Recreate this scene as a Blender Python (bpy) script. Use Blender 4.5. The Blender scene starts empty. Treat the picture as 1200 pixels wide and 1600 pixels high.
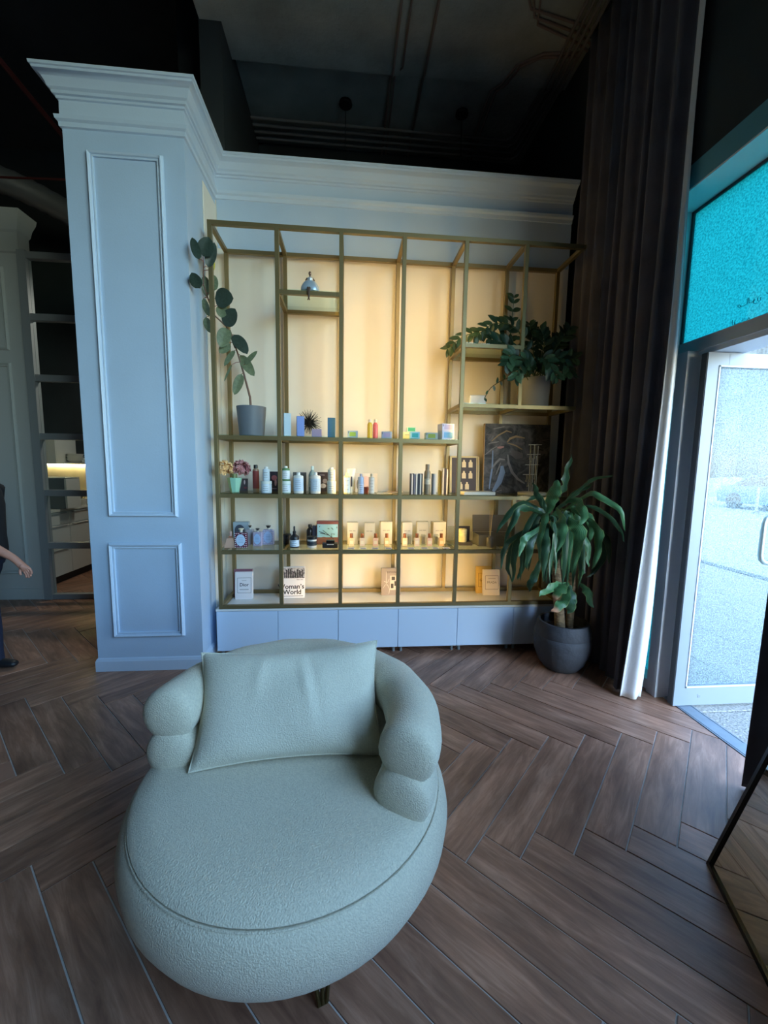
import bpy, bmesh, math, random
from mathutils import Vector, Matrix, Euler
PI = math.pi
rnd = random.Random(7)
scn = bpy.context.scene
COL = scn.collection

# ---------------------------------------------------------------- camera
cam = bpy.data.objects.new('camera', bpy.data.cameras.new('camera'))
COL.objects.link(cam)
_p, _y, _r = 0.1141, 0.0890, 0.0156
_F = Vector((math.sin(_y)*math.cos(_p), math.cos(_y)*math.cos(_p), -math.sin(_p)))
_R0 = Vector((math.cos(_y), -math.sin(_y), 0)); _U0 = _R0.cross(_F)
_R = _R0*math.cos(_r) + _U0*math.sin(_r); _U = _U0*math.cos(_r) - _R0*math.sin(_r)
CAM = Vector((0, 0, 1.5))
cam.matrix_world = Matrix(((_R.x, _U.x, -_F.x, CAM.x), (_R.y, _U.y, -_F.y, CAM.y), (_R.z, _U.z, -_F.z, CAM.z), (0, 0, 0, 1)))
cam.data.sensor_fit = 'VERTICAL'; cam.data.sensor_height = 36.0
cam.data.lens = 632.7/1600*36.0
cam.data.clip_start = .02
scn.camera = cam

# ---------------------------------------------------------------- world, exposure
w = bpy.data.worlds.new('sky'); scn.world = w; w.use_nodes = True
nt = w.node_tree
sky = nt.nodes.new('ShaderNodeTexSky'); sky.sky_type = 'NISHITA'; sky.sun_disc = False
sky.sun_elevation = math.radians(38); sky.sun_rotation = math.radians(200)
sky.ozone_density = 4.0; sky.air_density = 1.0; sky.dust_density = .6
bg = nt.nodes['Background']; bg.inputs['Strength'].default_value = 1.0
tint = nt.nodes.new('ShaderNodeMix'); tint.data_type = 'RGBA'; tint.blend_type = 'MULTIPLY'; tint.inputs['Factor'].default_value = 1.0
tint.inputs['B'].default_value = (.98, .96, .88, 1)
nt.links.new(sky.outputs[0], tint.inputs['A']); nt.links.new(tint.outputs['Result'], bg.inputs[0])
vs = scn.view_settings
vs.view_transform = 'Standard'; vs.look = 'None'; vs.gamma = 1; vs.use_curve_mapping = False
vs.exposure = 1.75
scn.display_settings.display_device = 'sRGB'
cy = scn.cycles
cy.use_denoising = True; cy.max_bounces = 10; cy.diffuse_bounces = 6; cy.glossy_bounces = 4
cy.transmission_bounces = 8; cy.transparent_max_bounces = 16; cy.sample_clamp_indirect = 6
cy.caustics_reflective = False; cy.caustics_refractive = False

def portal(name, loc, rot, sx, sy):                     # guides sky light through a window opening; emits nothing itself
    l = bpy.data.lights.new(name, 'AREA'); l.shape = 'RECTANGLE'; l.size = sx; l.size_y = sy
    l.cycles.is_portal = True
    o = bpy.data.objects.new(name, l); COL.objects.link(o); o.location = loc; o.rotation_euler = rot
    return o
portal('sky_portal_door', (2.2, 2.0, 1.65), (0, PI/2, 0), 3.2, 1.9)
portal('sky_portal_street', (2.2, -1.32, 2.83), (0, PI/2, 0), 3.2, 4.2)

# ---------------------------------------------------------------- helpers
def lin(c):
    r = []
    for v in c[:3]:
        v /= 255.0
        r.append(v/12.92 if v <= .04045 else ((v+.055)/1.055)**2.4)
    return (*r, 1.0)
def mat(name, rgb, rough=.5, metal=0.0, noise=0.0, nscale=8.0, bump=0.0, bscale=40.0, trans=0.0, emit=None, estr=0.0, spec=None, coat=0.0, stretch=None, sheen=0.0, dist=.02):
    m = bpy.data.materials.new(name); m.use_nodes = True
    t = m.node_tree; b = t.nodes['Principled BSDF']
    c = lin(rgb)
    b.inputs['Base Color'].default_value = c
    b.inputs['Roughness'].default_value = rough; b.inputs['Metallic'].default_value = metal
    if spec is not None: b.inputs['Specular IOR Level'].default_value = spec
    if coat: b.inputs['Coat Weight'].default_value = coat
    if trans: b.inputs['Transmission Weight'].default_value = trans
    if sheen: b.inputs['Sheen Weight'].default_value = sheen
    if emit: b.inputs['Emission Color'].default_value = lin(emit); b.inputs['Emission Strength'].default_value = estr
    if noise or bump:
        tc = t.nodes.new('ShaderNodeTexCoord'); mp = t.nodes.new('ShaderNodeMapping')
        t.links.new(tc.outputs['Object'], mp.inputs['Vector'])
        if stretch: mp.inputs['Scale'].default_value = stretch
    if noise:
        n = t.nodes.new('ShaderNodeTexNoise'); n.inputs['Scale'].default_value = nscale; n.inputs['Detail'].default_value = 5
        t.links.new(mp.outputs[0], n.inputs['Vector'])
        mx = t.nodes.new('ShaderNodeMix'); mx.data_type = 'RGBA'
        mx.inputs['A'].default_value = tuple(v*(1-noise) for v in c[:3])+(1,)
        mx.inputs['B'].default_value = tuple(min(1, v*(1+noise)) for v in c[:3])+(1,)
        rp = t.nodes.new('ShaderNodeMapRange'); rp.inputs['From Min'].default_value = .3; rp.inputs['From Max'].default_value = .7
        t.links.new(n.outputs['Fac'], rp.inputs['Value']); t.links.new(rp.outputs[0], mx.inputs['Factor'])
        t.links.new(mx.outputs['Result'], b.inputs['Base Color'])
    if bump:
        n2 = t.nodes.new('ShaderNodeTexNoise'); n2.inputs['Scale'].default_value = bscale; n2.inputs['Detail'].default_value = 3
        t.links.new(mp.outputs[0], n2.inputs['Vector'])
        bp = t.nodes.new('ShaderNodeBump'); bp.inputs['Strength'].default_value = bump; bp.inputs['Distance'].default_value = dist
        t.links.new(n2.outputs['Fac'], bp.inputs['Height']); t.links.new(bp.outputs[0], b.inputs['Normal'])
    return m
def glass_mat(name, tint=(255, 255, 255), refl=1.0, alpha=.0, rough=.0, haze=(235, 245, 245)):
    m = bpy.data.materials.new(name); m.use_nodes = True; t = m.node_tree; t.nodes.clear()
    out = t.nodes.new('ShaderNodeOutputMaterial'); tr = t.nodes.new('ShaderNodeBsdfTransparent'); gl = t.nodes.new('ShaderNodeBsdfGlossy')
    tr.inputs[0].default_value = lin(tint); gl.inputs['Roughness'].default_value = rough
    fr = t.nodes.new('ShaderNodeFresnel'); fr.inputs[0].default_value = 1.45
    mu = t.nodes.new('ShaderNodeMath'); mu.operation = 'MULTIPLY'; mu.inputs[1].default_value = refl
    mx = t.nodes.new('ShaderNodeMixShader'); t.links.new(fr.outputs[0], mu.inputs[0]); ge = t.nodes.new('ShaderNodeNewGeometry'); fb = t.nodes.new('ShaderNodeMath'); fb.operation = 'MULTIPLY_ADD'; fb.inputs[1].default_value = -1; fb.inputs[2].default_value = 1
    t.links.new(ge.outputs['Backfacing'], fb.inputs[0]); m3 = t.nodes.new('ShaderNodeMath'); m3.operation = 'MULTIPLY'; t.links.new(mu.outputs[0], m3.inputs[0]); t.links.new(fb.outputs[0], m3.inputs[1]); t.links.new(m3.outputs[0], mx.inputs[0])
    t.links.new(tr.outputs[0], mx.inputs[1]); t.links.new(gl.outputs[0], mx.inputs[2])
    last = mx
    if alpha:
        df = t.nodes.new('ShaderNodeBsdfTranslucent'); df.inputs[0].default_value = lin(haze)
        m2 = t.nodes.new('ShaderNodeMixShader'); m2.inputs[0].default_value = alpha
        t.links.new(mx.outputs[0], m2.inputs[1]); t.links.new(df.outputs[0], m2.inputs[2]); last = m2
    t.links.new(last.outputs[0], out.inputs[0]); return m

class G:
    """collects shapes, then links them as ONE mesh object"""
    def __init__(s): s.v = []; s.f = []
    def add(s, vs, fs):
        o = len(s.v); s.v += [tuple(v) for v in vs]; s.f += [tuple(i+o for i in f) for f in fs]; return s
    def box(s, a, b, ch=0.0):
        x0, y0, z0 = a; x1, y1, z1 = b
        if ch:
            vs = []
            for sx in (0, 1):
                for sy in (0, 1):
                    for sz in (0, 1):
                        X = (x0, x1)[sx]; Y = (y0, y1)[sy]; Z = (z0, z1)[sz]
                        dx = ch*(1-2*sx); dy = ch*(1-2*sy); dz = ch*(1-2*sz)
                        vs += [(X, Y+dy, Z+dz), (X+dx, Y, Z+dz), (X+dx, Y+dy, Z)]
            bm = bmesh.new()
            for v in vs: bm.verts.new(v)
            r = bmesh.ops.convex_hull(bm, input=bm.verts[:])
            bm.verts.index_update()
            s.add([v.co for v in bm.verts], [[v.index for v in f.verts] for f in bm.faces]); bm.free(); return s
        return s.add([(x0,y0,z0),(x1,y0,z0),(x1,y1,z0),(x0,y1,z0),(x0,y0,z1),(x1,y0,z1),(x1,y1,z1),(x0,y1,z1)],
                     [(3,2,1,0),(4,5,6,7),(0,1,5,4),(1,2,6,5),(2,3,7,6),(3,0,4,7)])
    def mbox(s, M, a, b):
        g = G().box(a, b); return s.add([M @ Vector(v) for v in g.v], g.f)
    def prism(s, poly, z0, z1, axis='z'):
        n = len(poly)
        def P(p, h): return {'z': (p[0], p[1], h), 'y': (p[0], h, p[1]), 'x': (h, p[0], p[1])}[axis]
        return s.add([P(p, z0) for p in poly]+[P(p, z1) for p in poly], [tuple(range(n))[::-1], tuple(range(n, 2*n))]+[(i, (i+1) % n, n+(i+1) % n, n+i) for i in range(n)])
    def lathe(s, prof, c=(0, 0, 0), seg=20, cap=True, sx=1.0, sy=1.0):
        n = len(prof); vs = []
        for r, z in prof:
            for k in range(seg):
                a = 2*PI*k/seg; vs.append((c[0]+r*sx*math.cos(a), c[1]+r*sy*math.sin(a), c[2]+z))
        fs = [(i*seg+k, i*seg+(k+1) % seg, (i+1)*seg+(k+1) % seg, (i+1)*seg+k) for i in range(n-1) for k in range(seg)]
        if cap: fs += [tuple(range(seg))[::-1], tuple((n-1)*seg+k for k in range(seg))]
        return s.add(vs, fs)
    def tube(s, pts, r, seg=8, cap=True, closed=False):
        pts = [Vector(p) for p in pts]; n = len(pts)
        rs = r if isinstance(r, (list, tuple)) else [r]*n
        vs = []; up = None
        for i, p in enumerate(pts):
            if closed: t = (pts[(i+1) % n]-pts[i-1]).normalized()
            else: t = (pts[min(i+1, n-1)]-pts[max(i-1, 0)]).normalized()
            if up is None:
                up = Vector((0, 0, 1)) if abs(t.z) < .9 else Vector((1, 0, 0))
            sd = t.cross(up).normalized(); up = sd.cross(t).normalized()
            for k in range(seg):
                a = 2*PI*k/seg; vs.append(p+(sd*math.cos(a)+up*math.sin(a))*rs[i])
        m = n if closed else n-1
        fs = [(i*seg+k, i*seg+(k+1) % seg, ((i+1) % n)*seg+(k+1) % seg, ((i+1) % n)*seg+k) for i in range(m) for k in range(seg)]
        if cap and not closed: fs += [tuple(range(seg))[::-1], tuple((n-1)*seg+k for k in range(seg))]
        return s.add(vs, fs)
    def ball(s, c, r, seg=10, ring=6, sc=(1, 1, 1)):
        pr = [(max(.001, math.sin(PI*i/ring)), -math.cos(PI*i/ring)) for i in range(ring+1)]
        g = G().lathe(pr, seg=seg)
        return s.add([(c[0]+v[0]*r*sc[0], c[1]+v[1]*r*sc[1], c[2]+v[2]*r*sc[2]) for v in g.v], g.f)
    def grid(s, fn, nu, nv):
        vs = [fn(i/nu, j/nv) for i in range(nu+1) for j in range(nv+1)]
        return s.add(vs, [(i*(nv+1)+j, i*(nv+1)+j+1, (i+1)*(nv+1)+j+1, (i+1)*(nv+1)+j) for i in range(nu) for j in range(nv)])
    def xf(s, M): s.v = [tuple(M @ Vector(v)) for v in s.v]; return s
    def mesh(s, name, m, smooth=False, ang=40):
        me = bpy.data.meshes.new(name); me.from_pydata(s.v, [], s.f)
        if m: me.materials.append(m)
        bm = bmesh.new(); bm.from_mesh(me); bmesh.ops.recalc_face_normals(bm, faces=bm.faces[:])
        if smooth:
            for f in bm.faces: f.smooth = True
            lim = math.radians(ang)
            for e in bm.edges:
                if len(e.link_faces) == 2 and e.calc_face_angle(0) > lim: e.smooth = False
        bm.to_mesh(me); bm.free(); return me
    def obj(s, name, m, parent=None, smooth=False, ang=40):
        return link(bpy.data.objects.new(name, s.mesh(name, m, smooth, ang)), parent)
def link(o, parent=None):
    COL.objects.link(o)
    if parent is not None: o.parent = parent
    return o
def tag(o, label=None, cat=None, group=None, kind=None):
    if label: o['label'] = label
    if cat: o['category'] = cat
    if group: o['group'] = group
    if kind: o['kind'] = kind
    return o
def thing(name, label, cat, loc=(0, 0, 0), group=None, rz=0.0):
    o = link(bpy.data.objects.new(name, None)); o.location = loc; o.rotation_euler = (0, 0, rz); o.empty_display_size = .05
    return tag(o, label, cat, group)
def struct(o): o['kind'] = 'structure'; return o
def copy_tree(o, parent=None):
    c = o.copy(); COL.objects.link(c)
    if parent is not None: c.parent = parent
    for ch in o.children: copy_tree(ch, c)
    return c
def subsurf(o, n=1):
    md = o.modifiers.new('subdivision', 'SUBSURF'); md.levels = n; md.render_levels = n; return o
def text(body, size, m, parent, M, name='lettering', ex=.0004, align='CENTER', bold=0.0):
    cu = bpy.data.curves.new(name, 'FONT'); cu.body = body; cu.size = size; cu.extrude = ex; cu.align_x = align; cu.align_y = 'CENTER'; cu.offset = bold
    cu.resolution_u = 3; tmp = bpy.data.objects.new('tmp', cu); COL.objects.link(tmp)
    me = bpy.data.meshes.new_from_object(tmp.evaluated_get(bpy.context.evaluated_depsgraph_get())); bpy.data.objects.remove(tmp)
    me.materials.clear(); me.materials.append(m); o = link(bpy.data.objects.new(name, me), parent); o.matrix_local = M; return o
FRONT = Matrix.Rotation(PI/2, 4, 'X')           # text in XZ plane, read from -y

# ---------------------------------------------------------------- materials
M_white = mat('pale_blue_wall_paint', (182, 202, 224), .55, noise=.03, nscale=3, bump=.05, bscale=120)
M_trim = mat('pale_blue_trim_paint', (196, 212, 230), .45, bump=.04, bscale=90)
M_back = mat('shelf_wall_paint', (232, 226, 214), .6, noise=.03, nscale=2)
M_dark = mat('dark_ceiling_paint', (166, 170, 164), .8, noise=.25, nscale=2.5, bump=.3, bscale=30)
M_darkwall = mat('black_wall_paint', (44, 52, 56), .8, noise=.2, nscale=2)
M_grout = mat('grey_grout', (196, 188, 180), .9, noise=.1, nscale=30)
M_gold = mat('brushed_brass', (138, 122, 86), .42, metal=.6, bump=.03, bscale=150)
M_frontgold = M_gold
M_glass = glass_mat('clear_glass', (246, 252, 250), .9)
M_shelfglass = glass_mat('shelf_glass', (240, 250, 246), .9)
M_top = mat('white_worktop', (232, 230, 226), .35)
M_cab = mat('pale_blue_lacquer', (206, 225, 246), .35)
M_boucle = mat('cream_boucle', (214, 204, 180), .95, noise=.10, nscale=160, bump=.55, bscale=240, sheen=.25, dist=.008)
M_linen = mat('cream_linen', (220, 212, 190), .95, noise=.06, nscale=160, bump=.6, bscale=220, sheen=.25, dist=.008)
M_brass = mat('dark_brass_leg', (92, 78, 46), .35, metal=.8)
M_curtain = mat('charcoal_curtain', (86, 84, 94), .95, noise=.18, nscale=5, bump=.15, bscale=200, sheen=.15)
M_lining = mat('white_curtain_lining', (226, 226, 228), .85, bump=.1, bscale=60)
M_alu = mat('light_aluminium', (128, 138, 148), .4)
M_post = mat('white_post_paint', (224, 230, 236), .45)
M_gasket = mat('grey_gasket', (70, 74, 80), .6)
M_cyan = mat('turquoise_frame_paint', (36, 190, 226), .45)
M_grey = mat('grey_profile', (120, 128, 134), .5)
M_black = mat('black_gloss', (14, 14, 16), .25)
M_blackmat = mat('black_matte', (22, 22, 24), .6)
M_pot = mat('charcoal_pot', (62, 64, 70), .7, noise=.12, nscale=9, bump=.25, bscale=25)
M_soil = mat('potting_soil', (46, 34, 26), .95, noise=.3, nscale=30, bump=.8, bscale=40)
M_led = mat('warm_led', (255, 214, 130), .5, emit=(255, 208, 124), estr=14.5)
M_paper = mat('white_card', (232, 230, 226), .6)
M_ink = mat('black_ink', (24, 24, 28), .6)
M_mirror = mat('mirror_glass', (208, 212, 208), .02, metal=1.0)
M_plast = mat('white_plastic', (226, 228, 226), .35)
M_skin = mat('skin', (188, 132, 112), .55, noise=.08, nscale=20)
M_pipe = mat('dark_conduit', (150, 132, 124), .55)
M_pipe2 = mat('dark_pipe', (130, 126, 124), .6)

M_fwall = mat('grey_wall_paint', (184, 186, 184), .6)
# ================================================================= SETTING
# ---------------------------------------------------------------- floor
XW = 1.955                                        # room face of the street wall
floor_o = struct(G().box((-6.6, -5.2, -.12), (2.10, 7.2, -.004)).obj('floor', M_grout))
def plank_mat():
    m = bpy.data.materials.new('wood_look_plank'); m.use_nodes = True; t = m.node_tree; b = t.nodes['Principled BSDF']
    N = t.nodes.new; Lk = t.links.new
    tc = N('ShaderNodeTexCoord'); oi = N('ShaderNodeObjectInfo')
    cmb = N('ShaderNodeCombineXYZ'); mul = N('ShaderNodeMath'); mul.operation = 'MULTIPLY'; mul.inputs[1].default_value = 37.0
    Lk(oi.outputs['Random'], mul.inputs[0]); Lk(mul.outputs[0], cmb.inputs['X']); Lk(mul.outputs[0], cmb.inputs['Z'])
    ad = N('ShaderNodeVectorMath'); ad.operation = 'ADD'; Lk(tc.outputs['Object'], ad.inputs[0]); Lk(cmb.outputs[0], ad.inputs[1])
    mp = N('ShaderNodeMapping'); mp.inputs['Scale'].default_value = (2.2, 18, 1); Lk(ad.outputs[0], mp.inputs['Vector'])
    n1 = N('ShaderNodeTexNoise'); n1.inputs['Scale'].default_value = 1.6; n1.inputs['Detail'].default_value = 8; n1.inputs['Roughness'].default_value = .65; n1.inputs['Distortion'].default_value = .6
    Lk(mp.outputs[0], n1.inputs['Vector'])
    cr = N('ShaderNodeValToRGB'); e = cr.color_ramp.elements
    e[0].position = .28; e[0].color = lin((126, 88, 70)); e[1].position = .75; e[1].color = lin((196, 150, 124))
    x = cr.color_ramp.elements.new(.5); x.color = lin((160, 116, 92)); Lk(n1.outputs['Fac'], cr.inputs[0])
    mp2 = N('ShaderNodeMapping'); mp2.inputs['Scale'].default_value = (3, 9, 1); Lk(ad.outputs[0], mp2.inputs['Vector'])
    n2 = N('ShaderNodeTexNoise'); n2.inputs['Scale'].default_value = 1.2; n2.inputs['Detail'].default_value = 3; Lk(mp2.outputs[0], n2.inputs['Vector'])
    mr = N('ShaderNodeMapRange'); mr.inputs['From Min'].default_value = .3; mr.inputs['From Max'].default_value = .7; mr.inputs['To Min'].default_value = .72; mr.inputs['To Max'].default_value = 1.2
    Lk(n2.outputs['Fac'], mr.inputs['Value'])
    mr2 = N('ShaderNodeMapRange'); mr2.inputs['To Min'].default_value = .8; mr2.inputs['To Max'].default_value = 1.15; Lk(oi.outputs['Random'], mr2.inputs['Value'])
    mm = N('ShaderNodeMath'); mm.operation = 'MULTIPLY'; Lk(mr.outputs[0], mm.inputs[0]); Lk(mr2.outputs[0], mm.inputs[1])
    vm = N('ShaderNodeVectorMath'); vm.operation = 'SCALE'; Lk(cr.outputs[0], vm.inputs[0]); Lk(mm.outputs[0], vm.inputs['Scale'])
    Lk(vm.outputs[0], b.inputs['Base Color'])
    b.inputs['Roughness'].default_value = .40; b.inputs['Specular IOR Level'].default_value = .45
    bp = N('ShaderNodeBump'); bp.inputs['Strength'].default_value = .25; bp.inputs['Distance'].default_value = .003; Lk(n1.outputs['Fac'], bp.inputs['Height']); Lk(bp.outputs[0], b.inputs['Normal'])
    return m
M_plank = plank_mat()
PW, PL, GAP = .1532, .812, .0055
def clip_poly(P, ax, lim, keep_less):
    out = []
    for i in range(len(P)):
        a, b = P[i], P[(i+1) % len(P)]
        ia = (a[ax] <= lim) == keep_less; ib = (b[ax] <= lim) == keep_less
        if ia: out.append(a)
        if ia != ib:
            t = (lim-a[ax])/(b[ax]-a[ax]); out.append((a[0]+(b[0]-a[0])*t, a[1]+(b[1]-a[1])*t))
    return out
def chamfer_prism(poly, z0, z1, c):
    cx = sum(p[0] for p in poly)/len(poly); cy_ = sum(p[1] for p in poly)/len(poly); n = len(poly)
    def ins(p):
        d = math.hypot(p[0]-cx, p[1]-cy_) or 1; return (p[0]-(p[0]-cx)/d*c*1.4, p[1]-(p[1]-cy_)/d*c*1.4)
    vs = [(p[0], p[1], z0) for p in poly]+[(p[0], p[1], z1-c) for p in poly]+[(*ins(p), z1) for p in poly]
    fs = [tuple(2*n+i for i in range(n))]+[(i, (i+1) % n, n+(i+1) % n, n+i) for i in range(n)]+[(n+i, n+(i+1) % n, 2*n+(i+1) % n, 2*n+i) for i in range(n)]
    return vs, fs
def in_view(x, y, z=0):
    d = Vector((x, y, z))-CAM; dz = d.dot(_F)
    if dz < .25: return False
    u = 632.7*d.dot(_R)/dz; v = 632.7*d.dot(_U)/dz
    return abs(u) < 760 and v > -980 and v < 500
r2 = math.sqrt(.5)
def uv2w(u, v): return (1.212+(u+v)*r2, 1.458+(u-v)*r2)
full = None; cand = []
for row in range(-9, 9):
    ou, ov = row*PL, -row*PL
    for k in range(-70, 71):
        for kind in (0, 1):
            if kind == 0: u0, u1, v0, v1 = k*PW, k*PW+PL, k*PW, (k+1)*PW
            else: u0, u1, v0, v1 = k*PW, (k+1)*PW, (k+1)*PW, (k+1)*PW+PL
            u0 += ou; u1 += ou; v0 += ov; v1 += ov
            c = uv2w((u0+u1)/2, (v0+v1)/2)
            if not (-5.9 < c[0] < 2.45 and -5 < c[1] < 6.9): continue
            cand.append((c, kind))
vis = [p for p in cand if in_view(*p[0])]
vis.sort(key=lambda p: math.hypot(p[0][0], p[0][1]))
hidden_ok = lambda c: c[1] > 3.6 and c[0] > -1.0
vis = [p for p in vis if not hidden_ok(p[0])]
single = set(id(p) for p in vis[:298])
rest = G()
for p in cand:
    (cx, cyy), kind = p
    ang = PI/4 if kind == 0 else -PI/4
    h = (PL-GAP)/2; wv = (PW-GAP)/2
    loc = [(-h, -wv), (h, -wv), (h, wv), (-h, wv)]
    ca, sa = math.cos(ang), math.sin(ang)
    W = [(cx+a*ca-b*sa, cyy+a*sa+b*ca) for a, b in loc]
    clipped = max(q[0] for q in W) > 2.09
    if clipped:
        W = clip_poly(W, 0, 2.09, True)
        if len(W) < 3: continue
    if id(p) in single:
        if clipped:
            L = [((q[0]-cx)*ca+(q[1]-cyy)*sa, -(q[0]-cx)*sa+(q[1]-cyy)*ca) for q in W]
            vs_, fs_ = chamfer_prism(L, -.006, .001, .0012); me = G().add(vs_, fs_).mesh('plank', M_plank)
        else:
            if full is None:
                vs_, fs_ = chamfer_prism(loc, -.006, .001, .0012); full = G().add(vs_, fs_).mesh('plank', M_plank)
            me = full
        o = link(bpy.data.objects.new('plank', me), floor_o); o.location = (cx, cyy, rnd.uniform(-.0006, .0004)); o.rotation_euler = (0, 0, ang)
    else:
        vs_, fs_ = chamfer_prism(W, -.006, .0008, .0012); rest.add(vs_, fs_)
M_plank2 = mat('wood_look_plank_far', (148, 108, 88), .48, noise=.3, nscale=4)
tag(rest.obj('distant_planks', M_plank2, floor_o), kind='stuff')

# ---------------------------------------------------------------- ceiling, walls
CZ = 5.0
ceil_o = struct(G().box((-1.17, -5.2, CZ), (2.3, 7.2, CZ+.15)).obj('ceiling', M_dark))
struct(G().box((-6.6, -5.2, 5.7), (-1.17, 7.2, 5.85)).box((-1.17, -5.2, CZ+.15), (-1.10, 7.2, 5.7)).obj('ceiling', M_darkwall))
G().box((-1.165, -5.0, CZ-.10), (.42, 3.95, CZ)).box((.42, -5.0, CZ-.06), (1.97, 3.97, CZ)).obj('ceiling_drop', M_dark, ceil_o)
struct(G().box((-6.75, -5.2, 0), (-6.6, 7.2, 5.7)).obj('wall_left', M_darkwall))
struct(G().box((-6.6, -5.35, 0), (2.3, -5.2, 5.7)).obj('wall_rear', M_darkwall))
G2 = G()                                          # street wall with its two openings
G2.box((XW, .75, 3.238), (2.22, 7.2, CZ)).box((XW, -5.2, 4.4), (2.22, .75, CZ)).box((XW+.02, .75, 3.113), (2.22, 7.2, 3.238)).box((XW, 3.35, 0), (2.22, 7.2, 3.238)).box((XW, .75, 0), (2.22, 1.0, 3.238)).box((XW, -5.2, 0), (2.22, -3.4, 4.4)).box((XW, -3.4, 0), (2.22, .75, 1.25))
struct(G2.obj('wall_right', M_darkwall))
struct(G().box((-1.10, 4.98, 0), (1.99, 5.1, CZ)).box((-1.17, 3.65, 0), (-1.0, 6.6, CZ+.2)).box((-6.6, 6.45, 0), (-1.0, 6.6, 5.7)).obj('wall_far', M_darkwall))

# partition carrying the shelves, with cornice
YB = 3.53
wall_b = struct(G().box((-1.06, YB, 0), (1.868, YB+.12, 3.80)).obj('wall_back', M_back))
G().box((-1.04, YB-.004, 3.19), (1.867, YB, 3.56)).obj('frieze_panel', M_white, wall_b)
def cornice_profile():                           # (outward, z)
    return [(0, 3.545), (.012, 3.55), (.014, 3.575), (.026, 3.585), (.03, 3.605), (.008, 3.612), (.006, 3.70), (.016, 3.704), (.018, 3.716), (.030, 3.72), (.033, 3.735),
            (.045, 3.745), (.052, 3.765), (.064, 3.785), (.082, 3.797), (.094, 3.80), (.096, 3.812), (.104, 3.815), (.106, 3.83), (0, 3.83)]
def sweep_mould(prof, path):                     # path: list of (x, y, nx, ny) mitre offsets
    vs, fs = [], []; n = len(prof)
    for x, y, nx, ny in path:
        for o_, z in prof: vs.append((x+nx*o_, y+ny*o_, z))
    for i in range(len(path)-1):
        for j in range(n): fs.append((i*n+j, i*n+(j+1) % n, (i+1)*n+(j+1) % n, (i+1)*n+j))
    fs.append(tuple(range(n))); fs.append(tuple((len(path)-1)*n+j for j in range(n))[::-1])
    return G().add(vs, fs)
PX0, PX1, PY = -1.778, -1.052, 2.93
sweep_mould(cornice_profile(), [(PX1+.0, YB, 1, -1), (1.868, YB, 0, -1)]).obj('cornice', M_trim, wall_b, True, 25)
pier = struct(G().box((PX0, PY, 0), (PX1, 3.65, 3.80)).obj('wall_pier', M_white))
sweep_mould(cornice_profile(), [(PX0, 3.65, -1, 0), (PX0, PY, -1, -1), (PX1, PY, 1, -1), (PX1, YB, 1, -1)]).obj('cornice', M_trim, pier, True, 25)
bb = [(0, 0), (.014, 0), (.014, .075), (.010, .082), (.008, .09), (0, .098)]
sweep_mould(bb, [(PX0, 3.65, -1, 0), (PX0, PY, -1, -1), (PX1, PY, 1, -1), (PX1, YB, 1, 0)]).obj('baseboard', M_trim, pier, True, 25)
def panel_mould(x0, x1, z0, z1, y, parent, wd=.038, m=M_trim):
    pr = [(0, 0), (.004, .012), (.010, .018), (.012, .026), (.022, .020), (.026, .010), (.032, .014), (wd, .012), (wd, 0)]
    vs, fs = [], []; n = len(pr)
    for cx, cz, sx, sz in ((x0, z0, 1, 1), (x1, z0, -1, 1), (x1, z1, -1, -1), (x0, z1, 1, -1)):
        for o_, h in pr: vs.append((cx+sx*o_, y-h, cz+sz*o_))
    for i in range(4):
        for j in range(n-1): fs.append((i*n+j, i*n+j+1, ((i+1) % 4)*n+j+1, ((i+1) % 4)*n+j))
    return G().add(vs, fs).obj('panel_moulding', m, parent, True, 20)
G().box((PX1, 3.24, .10), (PX1+.008, YB, 3.50), .003).obj('niche_lining', M_back, pier)
panel_mould(-1.642, -1.183, 1.118, 3.432, PY, pier)
panel_mould(-1.658, -1.17, .252, .936, PY, pier)

# dark column and pipes behind the partition
struct(G().box((-1.46, 4.0, 0), (-1.18, 4.4, 5.7)).obj('wall_column', M_darkwall))

# far panelled wall and glazed partition, left
wf = struct(G().box((-6.6, 4.58, 0), (-3.27, 4.72, 3.62)).obj('wall_far_left', M_fwall))
sweep_mould([(a, b-.0) for a, b in [(0, 3.53), (.02, 3.54), (.02, 3.57), (.01, 3.6), (.01, 3.72), (.03, 3.74), (.05, 3.80), (.09, 3.86), (.10, 3.90), (0, 3.90)]], [(-6.6, 4.58, 0, -1), (-3.27, 4.58, 1, -1), (-3.27, 4.72, 1, 0)]).obj('cornice', M_fwall, wf, True, 25)
G().box((-6.6, 4.565, 0), (-3.28, 4.58, .12)).obj('baseboard', M_fwall, wf)
panel_mould(-4.3, -3.42, .28, 2.48, 4.58, wf, m=M_fwall); panel_mould(-4.3, -3.42, 2.6, 3.4, 4.58, wf, m=M_fwall)
win2 = struct(link(bpy.data.objects.new('window_2', None)))
M_fgrey = mat('grey_white_frame', (150, 154, 156), .5)
G().box((-3.27, 4.55, 0), (-3.19, 4.63, 3.56)).box((-1.78, 4.55, 0), (-1.70, 4.63, 3.56)).obj('stile', M_fgrey, win2)
zz = [.02, .59, 1.155, 1.745, 2.335, 2.93, 3.515]
for i, z in enumerate(zz):
    G().box((-3.19, 4.56, z-.03), (-1.78, 4.62, z+.035)).obj('rail', M_fgrey, win2)
    if i: G().box((-3.19, 4.587, zz[i-1]+.035), (-1.78, 4.593, z-.03)).obj('pane', M_glass, win2)

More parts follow.
